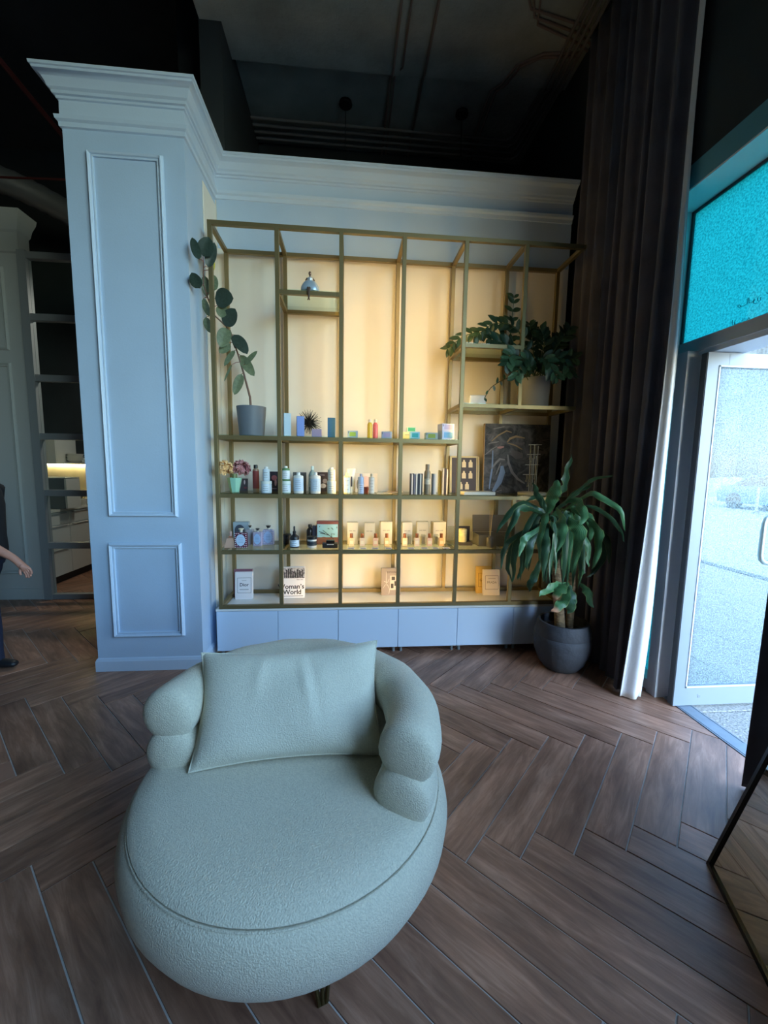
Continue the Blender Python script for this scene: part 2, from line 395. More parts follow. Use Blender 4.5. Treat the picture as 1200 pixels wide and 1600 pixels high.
# ---------------------------------------------------------------- shop front: upper window, sidelight, door
def grain_glass(name, rgb, deep, scale, mixt, clear=(255, 255, 255)):
    m = bpy.data.materials.new(name); m.use_nodes = True; t = m.node_tree; t.nodes.clear(); N = t.nodes.new; Lk = t.links.new
    out = N('ShaderNodeOutputMaterial'); tl = N('ShaderNodeBsdfTranslucent'); tr = N('ShaderNodeBsdfTransparent'); tr.inputs[0].default_value = lin(clear)
    tc = N('ShaderNodeTexCoord'); no = N('ShaderNodeTexNoise'); no.inputs['Scale'].default_value = scale; no.inputs['Detail'].default_value = 2
    Lk(tc.outputs['Object'], no.inputs['Vector'])
    cr = N('ShaderNodeValToRGB'); e = cr.color_ramp.elements; e[0].position = .36; e[0].color = lin(deep); e[1].position = .62; e[1].color = lin(rgb)
    Lk(no.outputs['Fac'], cr.inputs[0]); Lk(cr.outputs[0], tl.inputs[0])
    mx = N('ShaderNodeMixShader'); mx.inputs[0].default_value = mixt; Lk(tr.outputs[0], mx.inputs[1]); Lk(tl.outputs[0], mx.inputs[2])
    gl = N('ShaderNodeBsdfGlossy'); gl.inputs['Roughness'].default_value = .08; fr = N('ShaderNodeFresnel'); fr.inputs[0].default_value = 1.3
    ge = N('ShaderNodeNewGeometry'); fb = N('ShaderNodeMath'); fb.operation = 'MULTIPLY_ADD'; fb.inputs[1].default_value = -1; fb.inputs[2].default_value = 1; Lk(ge.outputs['Backfacing'], fb.inputs[0]); fm = N('ShaderNodeMath'); fm.operation = 'MULTIPLY'; Lk(fr.outputs[0], fm.inputs[0]); Lk(fb.outputs[0], fm.inputs[1])
    m2 = N('ShaderNodeMixShader'); Lk(fm.outputs[0], m2.inputs[0]); Lk(mx.outputs[0], m2.inputs[1]); Lk(gl.outputs[0], m2.inputs[2])
    Lk(m2.outputs[0], out.inputs[0]); return m
M_film = grain_glass('turquoise_window_film', (80, 170, 168), (50, 132, 134), 95, .94, (80, 190, 190))
M_doorglass = grain_glass('grainy_door_glass', (176, 190, 190), (50, 70, 72), 120, .42)
win1 = struct(link(bpy.data.objects.new('window_1', None)))
M_reveal = mat('white_reveal_paint', (232, 240, 240), .6)
G().box((XW-.004, .75, 3.113), (XW+.02, 3.35, 3.238)).obj('head_trim', mat('teal_head_paint', (84, 150, 168), .6), win1)
G().box((XW, 1.0, 3.103), (2.148, 2.56, 3.113)).obj('head_reveal', M_reveal, win1)
G().box((XW+.001, 2.556, 2.29), (2.148, 3.35, 3.1128)).obj('jamb_reveal', M_reveal, win1)
G().box((2.136, 2.538, 2.29), (2.16, 2.556, 3.103)).box((2.136, 1.0, 3.088), (2.16, 2.538, 3.103)).obj('gasket', M_gasket, win1)
G().box((2.146, 1.0, 2.29), (2.154, 2.538, 3.088)).obj('film_pane', M_film, win1)
G().box((2.085, 1.0, 2.213), (2.17, 3.35, 2.288)).obj('transom', mat('pale_grey_transom', (186, 194, 200), .5), win1)
G().box((2.03, 2.36, 0), (2.12, 2.44, 2.213)).obj('door_post', M_post, win1)
G().box((2.12, 2.30, 0), (2.19, 2.44, 2.213)).obj('door_post', M_post, win1)
G().box((2.10, 1.0, 2.185), (2.30, 2.44, 2.213)).obj('door_head', M_post, win1)
G().box((2.15, 2.44, .07), (2.158, 2.62, 2.213)).obj('sidelight_pane', M_film, win1)
G().box((XW+.001, 2.62, 0), (2.16, 3.35, 2.213)).obj('jamb_panel', M_reveal, win1)
G().box((2.05, 2.44, 0), (2.16, 2.62, .07)).box((2.12, 2.44, 1.98), (2.16, 2.62, 2.02)).obj('sidelight_rail', M_reveal, win1)
M_script = mat('dark_teal_script', (10, 96, 120), .6)
strokes = [[(2.118,2.382),(2.125,2.393),(2.134,2.393),(2.134,2.385),(2.125,2.378),(2.118,2.382),(2.098,2.377),(2.082,2.381),(2.082,2.405),(2.076,2.41),(2.072,2.382),(2.054,2.378),(2.039,2.385),(2.044,2.39),(2.05,2.382),(2.043,2.368),(2.031,2.363)],
           [(2.028,2.392),(2.027,2.378),(2.02,2.371),(2.011,2.372),(2.01,2.388)],
           [(2.158,2.325),(2.156,2.297),(2.143,2.295),(2.142,2.32),(2.14,2.296),(2.105,2.294)],
           [(2.088,2.307),(2.098,2.307),(2.102,2.302),(2.088,2.294),(2.072,2.294),(2.063,2.306),(2.056,2.292),(2.02,2.293),(1.982,2.293),(1.968,2.297)], [(1.985,2.40),(1.978,2.39),(1.968,2.392),(1.962,2.40)]]
g = G()
for s in strokes: g.tube([(2.1445, a*2.145/2.1, 1.5+(b-1.5)*2.145/2.1) for a, b in s], .0016, 6)
g.obj('script_lettering', M_script, win1)
# unseen street windows behind the camera, opening raised and sized to light the room
win3 = struct(link(bpy.data.objects.new('window_3', None)))
for y in (-3.4, -2.02, -.64, .69): G().box((2.08, y, 1.25), (2.16, y+.06, 4.4)).obj('mullion', M_alu, win3)
G().box((2.10, -3.4, 1.25), (2.108, .75, 4.4)).obj('pane', M_glass, win3)

# door leaf standing open to the street
door = struct(link(bpy.data.objects.new('door_1', None)))
DY = 2.25; DX0, DX1, DZ = 2.066, 2.86, 2.18
g = G().box((DX0, DY, .008), (DX0+.078, DY+.045, DZ)).box((DX1-.09, DY, .008), (DX1, DY+.045, DZ)).box((DX0+.078, DY, DZ-.075), (DX1-.09, DY+.045, DZ)).box((DX0+.078, DY, .008), (DX1-.09, DY+.045, .132))
g.obj('leaf_frame', M_alu, door)
G().box((DX0-.004, DY+.004, .01), (DX0, DY+.043, DZ-.002)).obj('edge_strip', M_gasket, door)
G().box((DX0+.078, DY+.018, .132), (DX1-.09, DY+.026, DZ-.075)).obj('glass', M_doorglass, door)
g = G()
for a, b in (((DX0+.072, DZ-.081), (DX1-.084, DZ-.073)), ((DX0+.072, .128), (DX1-.084, .136))): g.box((a[0], DY-.004, a[1]), (b[0], DY+.002, b[1]))
g.box((DX0+.072, DY-.004, .128), (DX0+.08, DY+.002, DZ-.073))
g.obj('glazing_bead', mat('pale_blue_bead', (196, 210, 222), .5), door)
pts = [(2.66, 1.238), (2.56, 1.238), (2.535, 1.232), (2.515, 1.214), (2.507, 1.188), (2.507, .994), (2.515, .966), (2.535, .948), (2.56, .942), (2.66, .942)]
G().tube([(a, DY-.035, b) for a, b in pts]+[], .014, 10).tube([(2.63, DY-.035, 1.238), (2.63, DY+.02, 1.238)], .010, 8).tube([(2.63, DY-.035, .942), (2.63, DY+.02, .942)], .010, 8).obj('handle', mat('satin_steel', (170, 186, 184), .3, metal=.6), door, True)
G().box((2.228, DY-.0012, .06), (2.246, DY, .064)).box((2.228, DY-.0012, .06), (2.231, DY, .082)).box((2.236, DY-.0012, .070), (2.248, DY, .074)).obj('embossed_mark', M_grey, door)
# threshold
struct(G().box((2.095, 1.45, -.02), (2.20, 2.36, .004)).box((2.105, 1.45, .004), (2.115, 2.36, .006)).box((2.19, 1.9, .004), (2.198, 2.36, .006)).obj('trim_threshold', mat('threshold_aluminium', (120, 132, 140), .5, metal=.3, noise=.1, nscale=12)))

# ---------------------------------------------------------------- street outside
ground = struct(G().box((2.2, -14, -.25), (40, 40, -.055)).obj('floor_street', mat('street_concrete', (150, 148, 138), .85, noise=.3, nscale=26, bump=.3, bscale=60)))
M_slab = mat('paving_slab', (146, 144, 136), .85, noise=.4, nscale=70, bump=.5, bscale=110)
slabs = {}
for i in range(6):
    for j in range(9):
        x, y = 2.21+i*.6, 1.0+j*.6
        if 'a' not in slabs: slabs['a'] = G().box((.003, .003, -.05), (.597, .597, -.012), .004).mesh('paving_slab', M_slab)
        o = link(bpy.data.objects.new('paving_slab', slabs['a']), ground); o.location = (x, y, rnd.uniform(-.002, .002))
struct(G().box((5.81, -14, -.06), (5.96, 40, .0)).obj('trim_kerb', mat('kerb_stone', (82, 82, 80), .8, noise=.1)))
fac = thing('street_building', 'pale building across the street seen through the open door', 'building', (26, 22, -.055))
M_fac = mat('pale_render', (74, 80, 80), .9, noise=.5, nscale=5, bump=.4, bscale=6)
G().box((-1.2, -24, 0), (3.0, 17, 9)).obj('wall', M_fac, fac)
wm = G().box((-1.26, -.6, 0), (-1.19, .6, 1.5)).mesh('window', mat('street_window', (50, 58, 62), .3))
for k in range(-8, 6):
    for z in (1.0, 3.6, 6.2):
        o = link(bpy.data.objects.new('window', wm), fac); o.location = (0, k*2.6, z)
hedge = thing('hedge', 'low clipped grey green hedge along the far side of the street', 'hedge', (22.6, 20, -.055))
def hedge_fn(u, v):
    a = v*PI; r = 1+.16*math.sin(37*u+9*v)+.1*math.sin(91*u+23*v)
    return (-.6*math.cos(a)*r, -18+u*34, max(0, 1.0*math.sin(a)*r))
G().grid(hedge_fn, 160, 14).obj('foliage', mat('hedge_green', (120, 140, 118), .9, noise=.4, nscale=6, bump=1, bscale=9), hedge, True)
car = thing('parked_car', 'blue car parked across the street beyond the door handle', 'car', (16.9, 14.2, -.055), rz=math.radians(90))
M_car = mat('blue_car_paint', (40, 92, 220), .3, coat=.5)
sec = [(-2.1, .25), (-2.15, .55), (-2.0, .80), (-1.1, .92), (-.55, 1.38), (.75, 1.42), (1.45, .98), (2.0, .90), (2.15, .6), (2.1, .25)]
G().prism(sec, -.85, .85, 'y').obj('body', M_car, car)
G().prism([(-.95, .95), (-.5, 1.33), (.72, 1.36), (1.3, .98)], -.86, .86, 'y').obj('windows', mat('car_window', (40, 48, 56), .1), car)
for sx in (-1.35, 1.35):
    for sy in (-.8, .8): G().lathe([(.1, -.09), (.3, -.1), (.33, -.06), (.33, .06), (.3, .1), (.1, .09)], seg=18).xf(Matrix.Translation((sx, sy, .33)) @ Matrix.Rotation(PI/2, 4, 'X')).obj('wheel', M_blackmat, car, True)
boll = thing('bollard', 'thin dark bollard standing on the pale street', 'bollard', (15.0, 13.6, -.055))
G().lathe([(.09, 0), (.09, .05), (.05, .07), (.05, .85), (.06, .88), (.03, .95)], seg=12).obj('post', M_grey, boll, True)

# ================================================================= DISPLAY SHELVES
X = [-.963, -.509, -.058, .396, .854, 1.309, 1.748]
YF, YR = 3.0995, 3.478
ZT, ZD1, ZD, ZE, ZA, ZB, ZC, ZBT = 3.1465, 2.716, 2.405, 1.965, 1.689, 1.259, .831, .404
HB = .0145
shelf = thing('display_shelf', 'tall open brass frame shelving with glass shelves and warm lights on the partition wall', 'shelf', (0, 0, 0))
def bar(name, a, b, parent=shelf, m=M_gold):
    lo = [min(a[i], b[i])-HB for i in range(3)]; hi = [max(a[i], b[i])+HB for i in range(3)]
    return G().box(lo, hi, .0015).obj(name, m, parent)
for i in range(5): bar('upright', (X[i], YF, ZBT), (X[i], YF, ZT))
bar('upright', (X[5], YF, ZE), (X[5], YF, ZT)); bar('upright', (X[5], YF, ZBT), (X[5], YF, ZB))
for i in range(7): bar('upright', (X[i], YR, ZBT), (X[i], YR, ZT))
levels = [(ZT, 0, 6), (ZD1, 1, 2), (ZD, 4, 5), (ZE, 4, 6), (ZA, 0, 4), (ZB, 0, 6), (ZC, 0, 6), (ZBT, 0, 6)]
e = 2*HB+.0005
for z, a, b in levels:
    g0, g1 = X[a]+HB, X[b]-HB
    G().box((X[a]-HB if z == ZT or b == 6 else g0, YF-HB+.0004, z-HB+.0003), (X[b]+HB if b == 6 else g1, YF+HB-.0004, z+HB-.0003)).obj('front_rail', M_gold, shelf)
    G().box((g0, YR-HB+.0004, z-HB+.0003), (g1, YR+HB-.0004, z+HB-.0003)).obj('back_rail', M_gold, shelf)
    for i in range(a, b+1):
        if z == ZBT and 0 < i < 6: continue
        G().box((X[i]-HB+.0005, YF+HB, z-HB+.0005), (X[i]+HB-.0005, YR-HB, z+HB-.0005)).obj('side_rail', M_gold, shelf)
    if z in (ZT, ZBT): continue
    for i in range(a, b): G().box((X[i]+.004, YF-.010, z+HB), (X[i+1]-.004, YR+.010, z+HB+.006)).obj('glass_shelf', M_shelfglass, shelf)
# warm strips: on the rear faces of the front uprights (facing the wall) and inside the bottom front rail
for i in (2, 3, 4):
    for za, zb in ((ZBT, ZC), (ZC, ZB), (ZB, ZA), (ZA, ZT)): G().box((X[i]-.005, YF+HB+.0002, za+.03), (X[i]+.005, YF+HB+.004, zb-.03)).obj('light_strip', M_led, shelf)
G().box((X[1]+.03, YF+HB, ZBT-.010), (X[5]-.05, YF+HB+.004, ZBT-.003)).obj('light_strip', M_led, shelf)

# base cabinets and worktop
tag(G().box((-1.003, 3.082, .3725), (1.80, YB, .389), .002).obj('worktop', M_top), 'long white worktop slab under the brass shelving', 'worktop')
seams = [-1.0, -.538, -.073, .402, .884, 1.35, 1.797]
names = ['leftmost white base cabinet beside the panelled pier', 'second white base cabinet from the pier behind the armchair', 'third white base cabinet from the pier behind the cream cushion',
         'fourth white base cabinet from the pier right of the cushion corner', 'fifth white base cabinet from the pier under the gold spined book', 'rightmost white base cabinet partly behind the large potted dracaena']
for i in range(6):
    x0, x1 = seams[i], seams[i+1]
    c = thing('base_cabinet', names[i], 'cabinet', ((x0+x1)/2, 3.085, 0), 'low white cabinets under the shelving')
    hw = (x1-x0)/2
    G().box((-hw+.001, .019, .055), (hw-.001, .43, .372)).obj('body', M_cab, c)
    G().box((-hw+.0018, 0, .055), (hw-.0018, .018, .369), .001).obj('door', M_cab, c)
    for sx in (-1, 1):
        for yy in (.05, .38): G().lathe([(.013, 0), (.013, .055)], (sx*(hw-.03), yy, 0), 10).obj('leg', M_grey, c, True)

# ================================================================= SHELF GOODS
TA, TB, TC, TD = ZA+HB+.0062, ZB+HB+.0062, ZC+HB+.0062, .3892
TE, TDD, TD1 = ZE+HB+.0062, ZD+HB+.0062, ZD1+HB+.0062
_mc = {}
def cm(rgb, rough=.45, **k):
    key = (rgb, rough, tuple(sorted(k.items())))
    if key not in _mc: _mc[key] = mat('tone_%d_%d_%d' % rgb, rgb, rough, **k)
    return _mc[key]
M_clearplastic = glass_mat('clear_bottle_glass', (244, 246, 244), 1.0, .12)
def carton(name, label, group, x, y, z, w, d, h, rgb, patch=None, lines=0, rz=0.0, cat='box', top=None, side=None, mark=None):
    t = thing(name, label, cat, (x, y, z), group, rz)
    G().box((-w/2, -d/2, 0), (w/2, d/2, h), min(.0015, w*.03)).obj('carton', cm(rgb), t)
    if top: G().box((-w/2+.001, -d/2+.001, h), (w/2-.001, d/2-.001, h+.0012)).obj('top_flap', cm(top), t)
    if side: G().box((w/2, -d/2+.002, .002), (w/2+.0008, d/2-.002, h-.002)).obj('side_panel', cm(side), t)
    if patch:
        pr, px0, px1, pz0, pz1 = patch
        G().box((-w/2+px0*w, -d/2-.0012, pz0*h), (-w/2+px1*w, -d/2, pz1*h)).obj('label_panel', cm(pr), t)
    if mark: G().box((-w/2+.06*w, -d/2-.001, .6*h), (-w/2+.11*w, -d/2, .9*h)).obj('corner_mark', cm(mark), t)
    if lines:
        g = G()
        for i in range(lines): g.box((-w*.3+rnd.uniform(0, .06)*w, -d/2-.0018, h*(.62-.09*i)), (w*.3-rnd.uniform(0, .12)*w, -d/2-.0004, h*(.62-.09*i)+.0022))
        tag(g.obj('print', cm((110, 108, 104)), t), kind='stuff')
    return t
def bottle(name, label, group, x, y, z, r, h, body, cap, style='round', lab=None, labz=(.15, .6), cat='bottle', lines=3, capr=None, m=None, sq=1.0):
    t = thing(name, label, cat, (x, y, z), group)
    mb = m or cm(body, .3); capr = capr or r*.42
    P = {'round': [(r*.9, 0), (r, .04), (r, .60), (r*.96, .68), (r*.75, .76), (r*.42, .82), (r*.40, .86)],
         'straight': [(r*.95, 0), (r, .02), (r, .80), (r*.9, .84), (r*.5, .86), (r*.48, .88)],
         'spray': [(r*.97, 0), (r, .02), (r, .70), (r*.9, .76), (r*.66, .80), (r*.64, .84)],
         'jar': [(r*.96, 0), (r, .04), (r, .70), (r*.97, .74), (r*.97, .76)],
         'dropper': [(r*.98, 0), (r, .02), (r, .46), (r*.92, .52), (r*.6, .58), (r*.34, .62), (r*.34, .68)]}[style]
    G().lathe([(a, b*h) for a, b in P], seg=20, sy=sq).obj('body', mb, t, True)
    cz = {'round': .85, 'straight': .87, 'spray': .83, 'jar': .75, 'dropper': .66}[style]*h
    if style == 'jar': cp = [(r*1.03, cz), (r*1.04, cz+.01*h), (r*1.04, h*.98), (r*.98, h)]
    elif style == 'spray': cp = [(r*.66, cz), (r*.66, h*.98), (r*.6, h)]
    elif style == 'dropper': cp = [(capr, cz), (capr, cz+.1*h), (capr*.55, cz+.12*h), (capr*.6, h*.95), (capr*.3, h)]
    else: cp = [(capr, cz), (capr, h*.97), (capr*.9, h)]
    G().lathe(cp, seg=16, sy=sq).obj('lid' if style == 'jar' else 'cap', cm(cap, .35), t, True)
    if lab:
        n = 10; z0, z1 = labz[0]*h, labz[1]*h
        G().lathe([(r*1.012, z0), (r*1.012, z1)], seg=20, cap=False, sy=sq).obj('label_band', cm(lab, .6), t, True)
        if lines:
            g = G()
            for i in range(lines):
                zl = z1-(z1-z0)*(.2+.6*i/max(1, lines-1)); hw = r*rnd.uniform(.35, .6)
                g.box((-hw, -r*sq*1.035, zl), (hw, -r*sq*.93, zl+.002))
            tag(g.obj('print', cm((96, 100, 104)), t), kind='stuff')
    return t

# --- top row (shelf A)
carton('product_carton', 'tall pale blue carton next to the second upright', 'cartons on the top display shelf', -.463, 3.17, TA, .052, .045, .170, (176, 200, 216), None, 0, .25, side=(232, 238, 240))
carton('product_carton', 'tall periwinkle blue carton in front of the spiky ornament', 'cartons on the top display shelf', -.362, 3.15, TA, .054, .045, .148, (104, 134, 206), None, 0, .2, side=(176, 190, 236))
carton('product_carton', 'small low lilac carton right of the spiky ornament', 'cartons on the top display shelf', -.243, 3.2, TA, .075, .05, .060, (150, 142, 176))
carton('product_carton', 'tall teal blue carton beside the third upright', 'cartons on the top display shelf', -.132, 3.22, TA, .058, .045, .150, (36, 92, 150))
bx = [('low grey blue soap box with a green label left of the yellow bottle', .032, 3.2, .079, .053, (134, 162, 186), (136, 172, 70)),
      ('low grey blue soap box with a lilac label right of the pink bottle', .296, 3.2, .080, .053, (134, 156, 194), (134, 140, 196)),
      ('low grey blue soap box with an olive green label standing alone', .649, 3.2, .096, .052, (150, 168, 168), (132, 156, 36))]
for lb, x, y, w_, h_, c1, c2 in bx: carton('soap_box', lb, 'soap boxes on the top display shelf', x, y, TA, w_, .06, h_, c1, (c2, .2, .8, .2, .8), 0, mark=(60, 70, 90))
carton('soap_box', 'cream soap box under the green labelled box', 'soap boxes on the top display shelf', .472, 3.31, TA, .080, .06, .062, (238, 232, 176), None, 1)
carton('soap_box', 'pale soap box with an emerald label lying on top of the cream box', 'soap boxes on the top display shelf', .505, 3.31, TA+.0625, .074, .05, .04, (206, 226, 206), ((56, 164, 116), .12, .88, .15, .85))
carton('soap_box', 'light blue soap box with a turquoise label before the cream box', 'soap boxes on the top display shelf', .512, 3.17, TA, .074, .06, .053, (140, 196, 220), ((22, 160, 172), .18, .84, .2, .8), 0)
carton('soap_box', 'soap box with a sky blue label under the lilac labelled one', 'soap boxes on the top display shelf', .768, 3.2, TA, .105, .09, .066, (176, 200, 240), ((82, 156, 220), .15, .85, .2, .85), 0, .2)
carton('soap_box', 'soap box with a lilac label topmost of its stack', 'soap boxes on the top display shelf', .766, 3.2, TA+.0665, .104, .09, .056, (196, 204, 238), ((170, 168, 220), .18, .86, .2, .85), 0, .2, mark=(60, 70, 120))
for lb, x, c1 in (('yellow mist bottle with a clear cap', .165, (222, 186, 60)), ('pink mist bottle with a clear cap', .208, (232, 106, 108))):
    bottle('mist_bottle', lb, 'mist bottles on the top display shelf', x, 3.2, TA, .0195, .145, c1, (236, 226, 206), 'spray', None)
# spiky ornament
sp = thing('spiky_ornament', 'black spiky ball ornament behind the blue carton', 'ornament', (-.311, 3.3, TA))
G().ball((0, 0, .118), .024).obj('core', M_blackmat, sp, True)
g = G()
for i in range(150):
    zc = 1-2*(i+.5)/150; a = i*2.39996; rr = math.sqrt(1-zc*zc); d = Vector((rr*math.cos(a), rr*math.sin(a), zc))
    ln = rnd.uniform(.085, .105)
    if d.z < -.2: ln = min(ln, .116/(-d.z))
    g.tube([Vector((0, 0, .118))+d*.02, Vector((0, 0, .118))+d*ln], [.0022, .0012], 5)
g.obj('spikes', M_blackmat, sp)['kind'] = 'stuff'

# --- second row (shelf B)
RB = 'care bottles on the second display shelf'; RJ = 'jars on the second display shelf'
bottle('spray_bottle', 'red brown bottle with a black square cap beside the dried flowers', RB, -.726, 3.28, TB, .0245, .211, (150, 128, 104), (20, 20, 20), 'straight', (136, 58, 58), (.12, .78), lines=0, capr=.016)
def stack(x, y, rj, hj, rb, hb, labels, bc, jc, lab):
    bottle('care_jar', labels[0], RJ, x, y, TB, rj, hj, jc, (224, 232, 228), 'jar', lab, (.1, .66), 'jar')
    return bottle('care_bottle', labels[1], RB, x, y, TB+hj+.0006, rb, hb, bc, (236, 238, 236), 'straight', lab, (.12, .7), lines=4, capr=.014)
stack(-.622, 3.16, .039, .090, .026, .107, ('white jar left of the second upright', 'white bottle standing on the jar left of the second upright'), (216, 228, 236), (208, 224, 236), (220, 232, 240))
stack(-.477, 3.17, .036, .092, .031, .112, ('pale green jar right of the second upright', 'green bottle with a white label standing on the pale green jar'), (96, 136, 88), (198, 212, 204), (226, 230, 234))
stack(-.129, 3.17, .0335, .096, .029, .103, ('cream white jar beside the third upright', 'cream white bottle standing on the cream white jar'), (224, 230, 214), (226, 232, 218), (236, 238, 228))
bottle('care_bottle', 'wide white bottle with a pale blue label and dark card behind', RB, -.381, 3.16, TB, .038, .158, (226, 226, 222), (228, 232, 230), 'straight', (206, 220, 236), (.1, .72), lines=5, capr=.014, sq=.7)
bottle('care_bottle', 'tall grey green bottle behind the second wide white bottle', RB, -.287, 3.30, TB, .031, .207, (150, 172, 172), (210, 226, 224), 'round', (206, 214, 210), (.2, .6), capr=.012)
bottle('care_bottle', 'second wide white bottle before the tall grey green one', RB, -.251, 3.16, TB, .0385, .160, (232, 226, 216), (228, 232, 230), 'straight', (204, 216, 226), (.1, .7), lines=5, capr=.014, sq=.7)
def card(label, x, y, z, w_, h_, rgb, blobs, rot=-.12, cat='card', name='picture_card', group='dark picture cards on the second display shelf'):
    t = thing(name, label, cat, (x, y, z), group)
    M = Matrix.Rotation(rot, 4, 'X')
    G().mbox(M, (-w_/2, 0, 0), (w_/2, .008, h_)).obj('card', cm(rgb, .5), t)
    g = {}
    for (u, v, du, dv, c) in blobs:
        gg = G(); n = 12
        gg.prism([(-w_/2+w_*(u+du*math.cos(2*PI*k/n)), h_*(v+dv*math.sin(2*PI*k/n))) for k in range(n)], -.0012, 0, 'y'); gg.xf(M)
        gg.obj('printed_shape', cm(c, .5), t)
    return t
card('small dark card showing a pale stroke behind the pastel vase', -.842, 3.36, TB, .062, .10, (58, 52, 58), [(.6, .7, .1, .18, (190, 176, 180)), (.7, .25, .2, .08, (110, 52, 60))])
card('dark card with a pink figure beside the second upright', -.600, 3.335, TB, .075, .160, (52, 44, 54), [(.55, .68, .3, .14, (176, 106, 108)), (.7, .45, .12, .18, (196, 160, 158)), (.5, .14, .35, .03, (140, 130, 140))])
card('dark olive card behind the wide white bottle', -.398, 3.37, TB, .108, .156, (84, 84, 82), [(.4, .8, .35, .1, (120, 118, 112)), (.75, .35, .12, .2, (64, 58, 46))])
card('dark card with grey flowers behind the second white bottle', -.205, 3.345, TB, .10, .160, (60, 48, 52), [(.4, .85, .25, .05, (120, 112, 120)), (.65, .55, .2, .12, (140, 134, 140)), (.5, .3, .25, .12, (196, 192, 196)), (.75, .12, .15, .1, (40, 34, 38))])
bottle('care_bottle', 'cream yellow bottle right of the third upright', RB, -.010, 3.16, TB, .0245, .158, (236, 226, 166), (240, 232, 170), 'straight', (236, 236, 226), (.05, .78), lines=3, capr=.012)
tb = thing('cream_tube', 'white squeeze tube standing on its cap behind the cream yellow bottle', 'tube', (.02, 3.27, TB))
G().grid(lambda u, v: ((.026+.012*v)*math.cos(2*PI*u), (.024*(1-v)**.8+.002)*math.sin(2*PI*u), .03+.162*v), 24, 8).obj('tube', cm((236, 228, 210), .35), tb, True)
G().lathe([(.022, 0), (.024, .004), (.024, .03)], seg=18).obj('cap', cm((230, 228, 220)), tb, True)
G().box((.0, -.0275, .05), (.012, -.0255, .13)).obj('print', cm((70, 70, 80)), tb)
bottle('care_bottle', 'slim blue grey bottle with black script', RB, .098, 3.18, TB, .0235, .154, (150, 172, 206), (150, 156, 178), 'straight', (176, 192, 220), (.04, .5), lines=4, capr=.010)
bottle('care_bottle', 'slim silver grey bottle before the pale picture card', RB, .182, 3.18, TB, .0225, .155, (186, 184, 172), (176, 168, 148), 'straight', (206, 204, 198), (.04, .8), lines=4, capr=.010)
bottle('small_jar', 'small red brown jar between the two slim bottles', None, .142, 3.24, TB, .0175, .048, (146, 66, 58), (150, 70, 60), 'jar', None, cat='jar')
card('pale pink square picture card behind the slim bottles', .150, 3.36, TB, .185, .156, (232, 216, 196), [(.48, .52, .2, .34, (240, 196, 178)), (.55, .2, .06, .15, (160, 70, 60)), (.12, .4, .06, .25, (150, 136, 120))], group='picture cards')
lf = thing('folded_leaflet', 'pale leaflet with brown pictures lying on the second shelf', 'leaflet', (.33, 3.28, TB))
G().box((-.10, -.07, 0), (0, .07, .002)).xf(Matrix.Rotation(-.05, 4, 'Y')).obj('page', cm((232, 222, 204)), lf); G().box((0, -.07, 0), (.11, .07, .002)).xf(Matrix.Rotation(-.10, 4, 'Y')).obj('page', cm((226, 208, 184)), lf)
G().prism([(-.06, -.05), (.02, -.04), (.085, .0), (.08, .03), (.0, .0)], .0125, .0135).obj('printed_shape', cm((150, 106, 76)), lf)
# slim cartons near the fourth upright
def slim(label, x, y, h, cols):
    t = thing('slim_carton', label, 'box', (x, y, TB), 'slim striped cartons on the second display shelf'); w_ = len(cols)*.0105
    for i, c in enumerate(cols): G().box((-w_/2+i*.0105, -.02+.001*(i % 2), 0), (-w_/2+(i+1)*.0105, .02, h*(1-.04*(i % 2)))).obj('stripe_panel', cm(c), t)
slim('slim dark brown and white carton just right of the fourth upright', .505, 3.17, .162, [(50, 42, 42), (226, 216, 200), (44, 42, 56), (120, 116, 128)])
slim('slim black and white carton left of the grey spray can', .556, 3.17, .162, [(232, 224, 210), (40, 40, 50), (36, 38, 48), (222, 214, 200), (44, 40, 40)])
bottle('spray_can', 'tall taupe grey spray can with a small pale label', RB, .628, 3.2, TB, .026, .236, (140, 128, 108), (128, 116, 98), 'spray', (212, 200, 176), (.33, .52), lines=2)
slim('slim black carton with a silver top right of the spray can', .681, 3.2, .162, [(52, 60, 64), (170, 170, 176), (222, 220, 216)])
slim('slim mustard yellow carton left of the tall striped one', .742, 3.25, .190, [(236, 206, 110), (220, 184, 84)])
slim('tallest slim carton striped black and white beside the fifth upright', .770, 3.2, .207, [(226, 214, 200), (66, 58, 66), (70, 66, 76), (232, 222, 216)])
# sample board
bd = thing('sample_board', 'dark framed board with six cream bottle shaped samples', 'board', (.992, 3.415, TB))
M = Matrix.Rotation(-.10, 4, 'X')
G().mbox(M, (-.108, 0, .0), (.108, .01, .30)).obj('board', cm((70, 60, 60), .6), bd)
g = G()
for a, b in (((-.125, -.004, 0), (-.108, .014, .314)), ((.108, -.004, 0), (.118, .014, .314)), ((.124, -.002, 0), (.134, .014, .31)), ((-.125, -.004, .30), (.118, .014, .314))): g.mbox(M, a, b)
g.obj('frame', cm((206, 186, 132), .5), bd)
for i, (u, v) in enumerate(((.0, .235), (.058, .235), (.0, .140), (.058, .140), (-.028, .045), (.028, .045))):
    s = G().prism([(u-.017, v-.018), (u+.017, v-.018), (u+.017, v+.025), (u+.007, v+.033), (u+.007, v+.046), (u-.007, v+.046), (u-.007, v+.033), (u-.017, v+.025)], -.003, 0, 'y').xf(M)
    s.obj('sample', cm((226, 204, 160), .5), bd)
carton('flat_booklet', 'flat pale booklet lying before the sample board', None, 1.04, 3.22, TB, .26, .16, .022, (216, 208, 190), None, 0, .05, cat='booklet', top=(196, 190, 176))
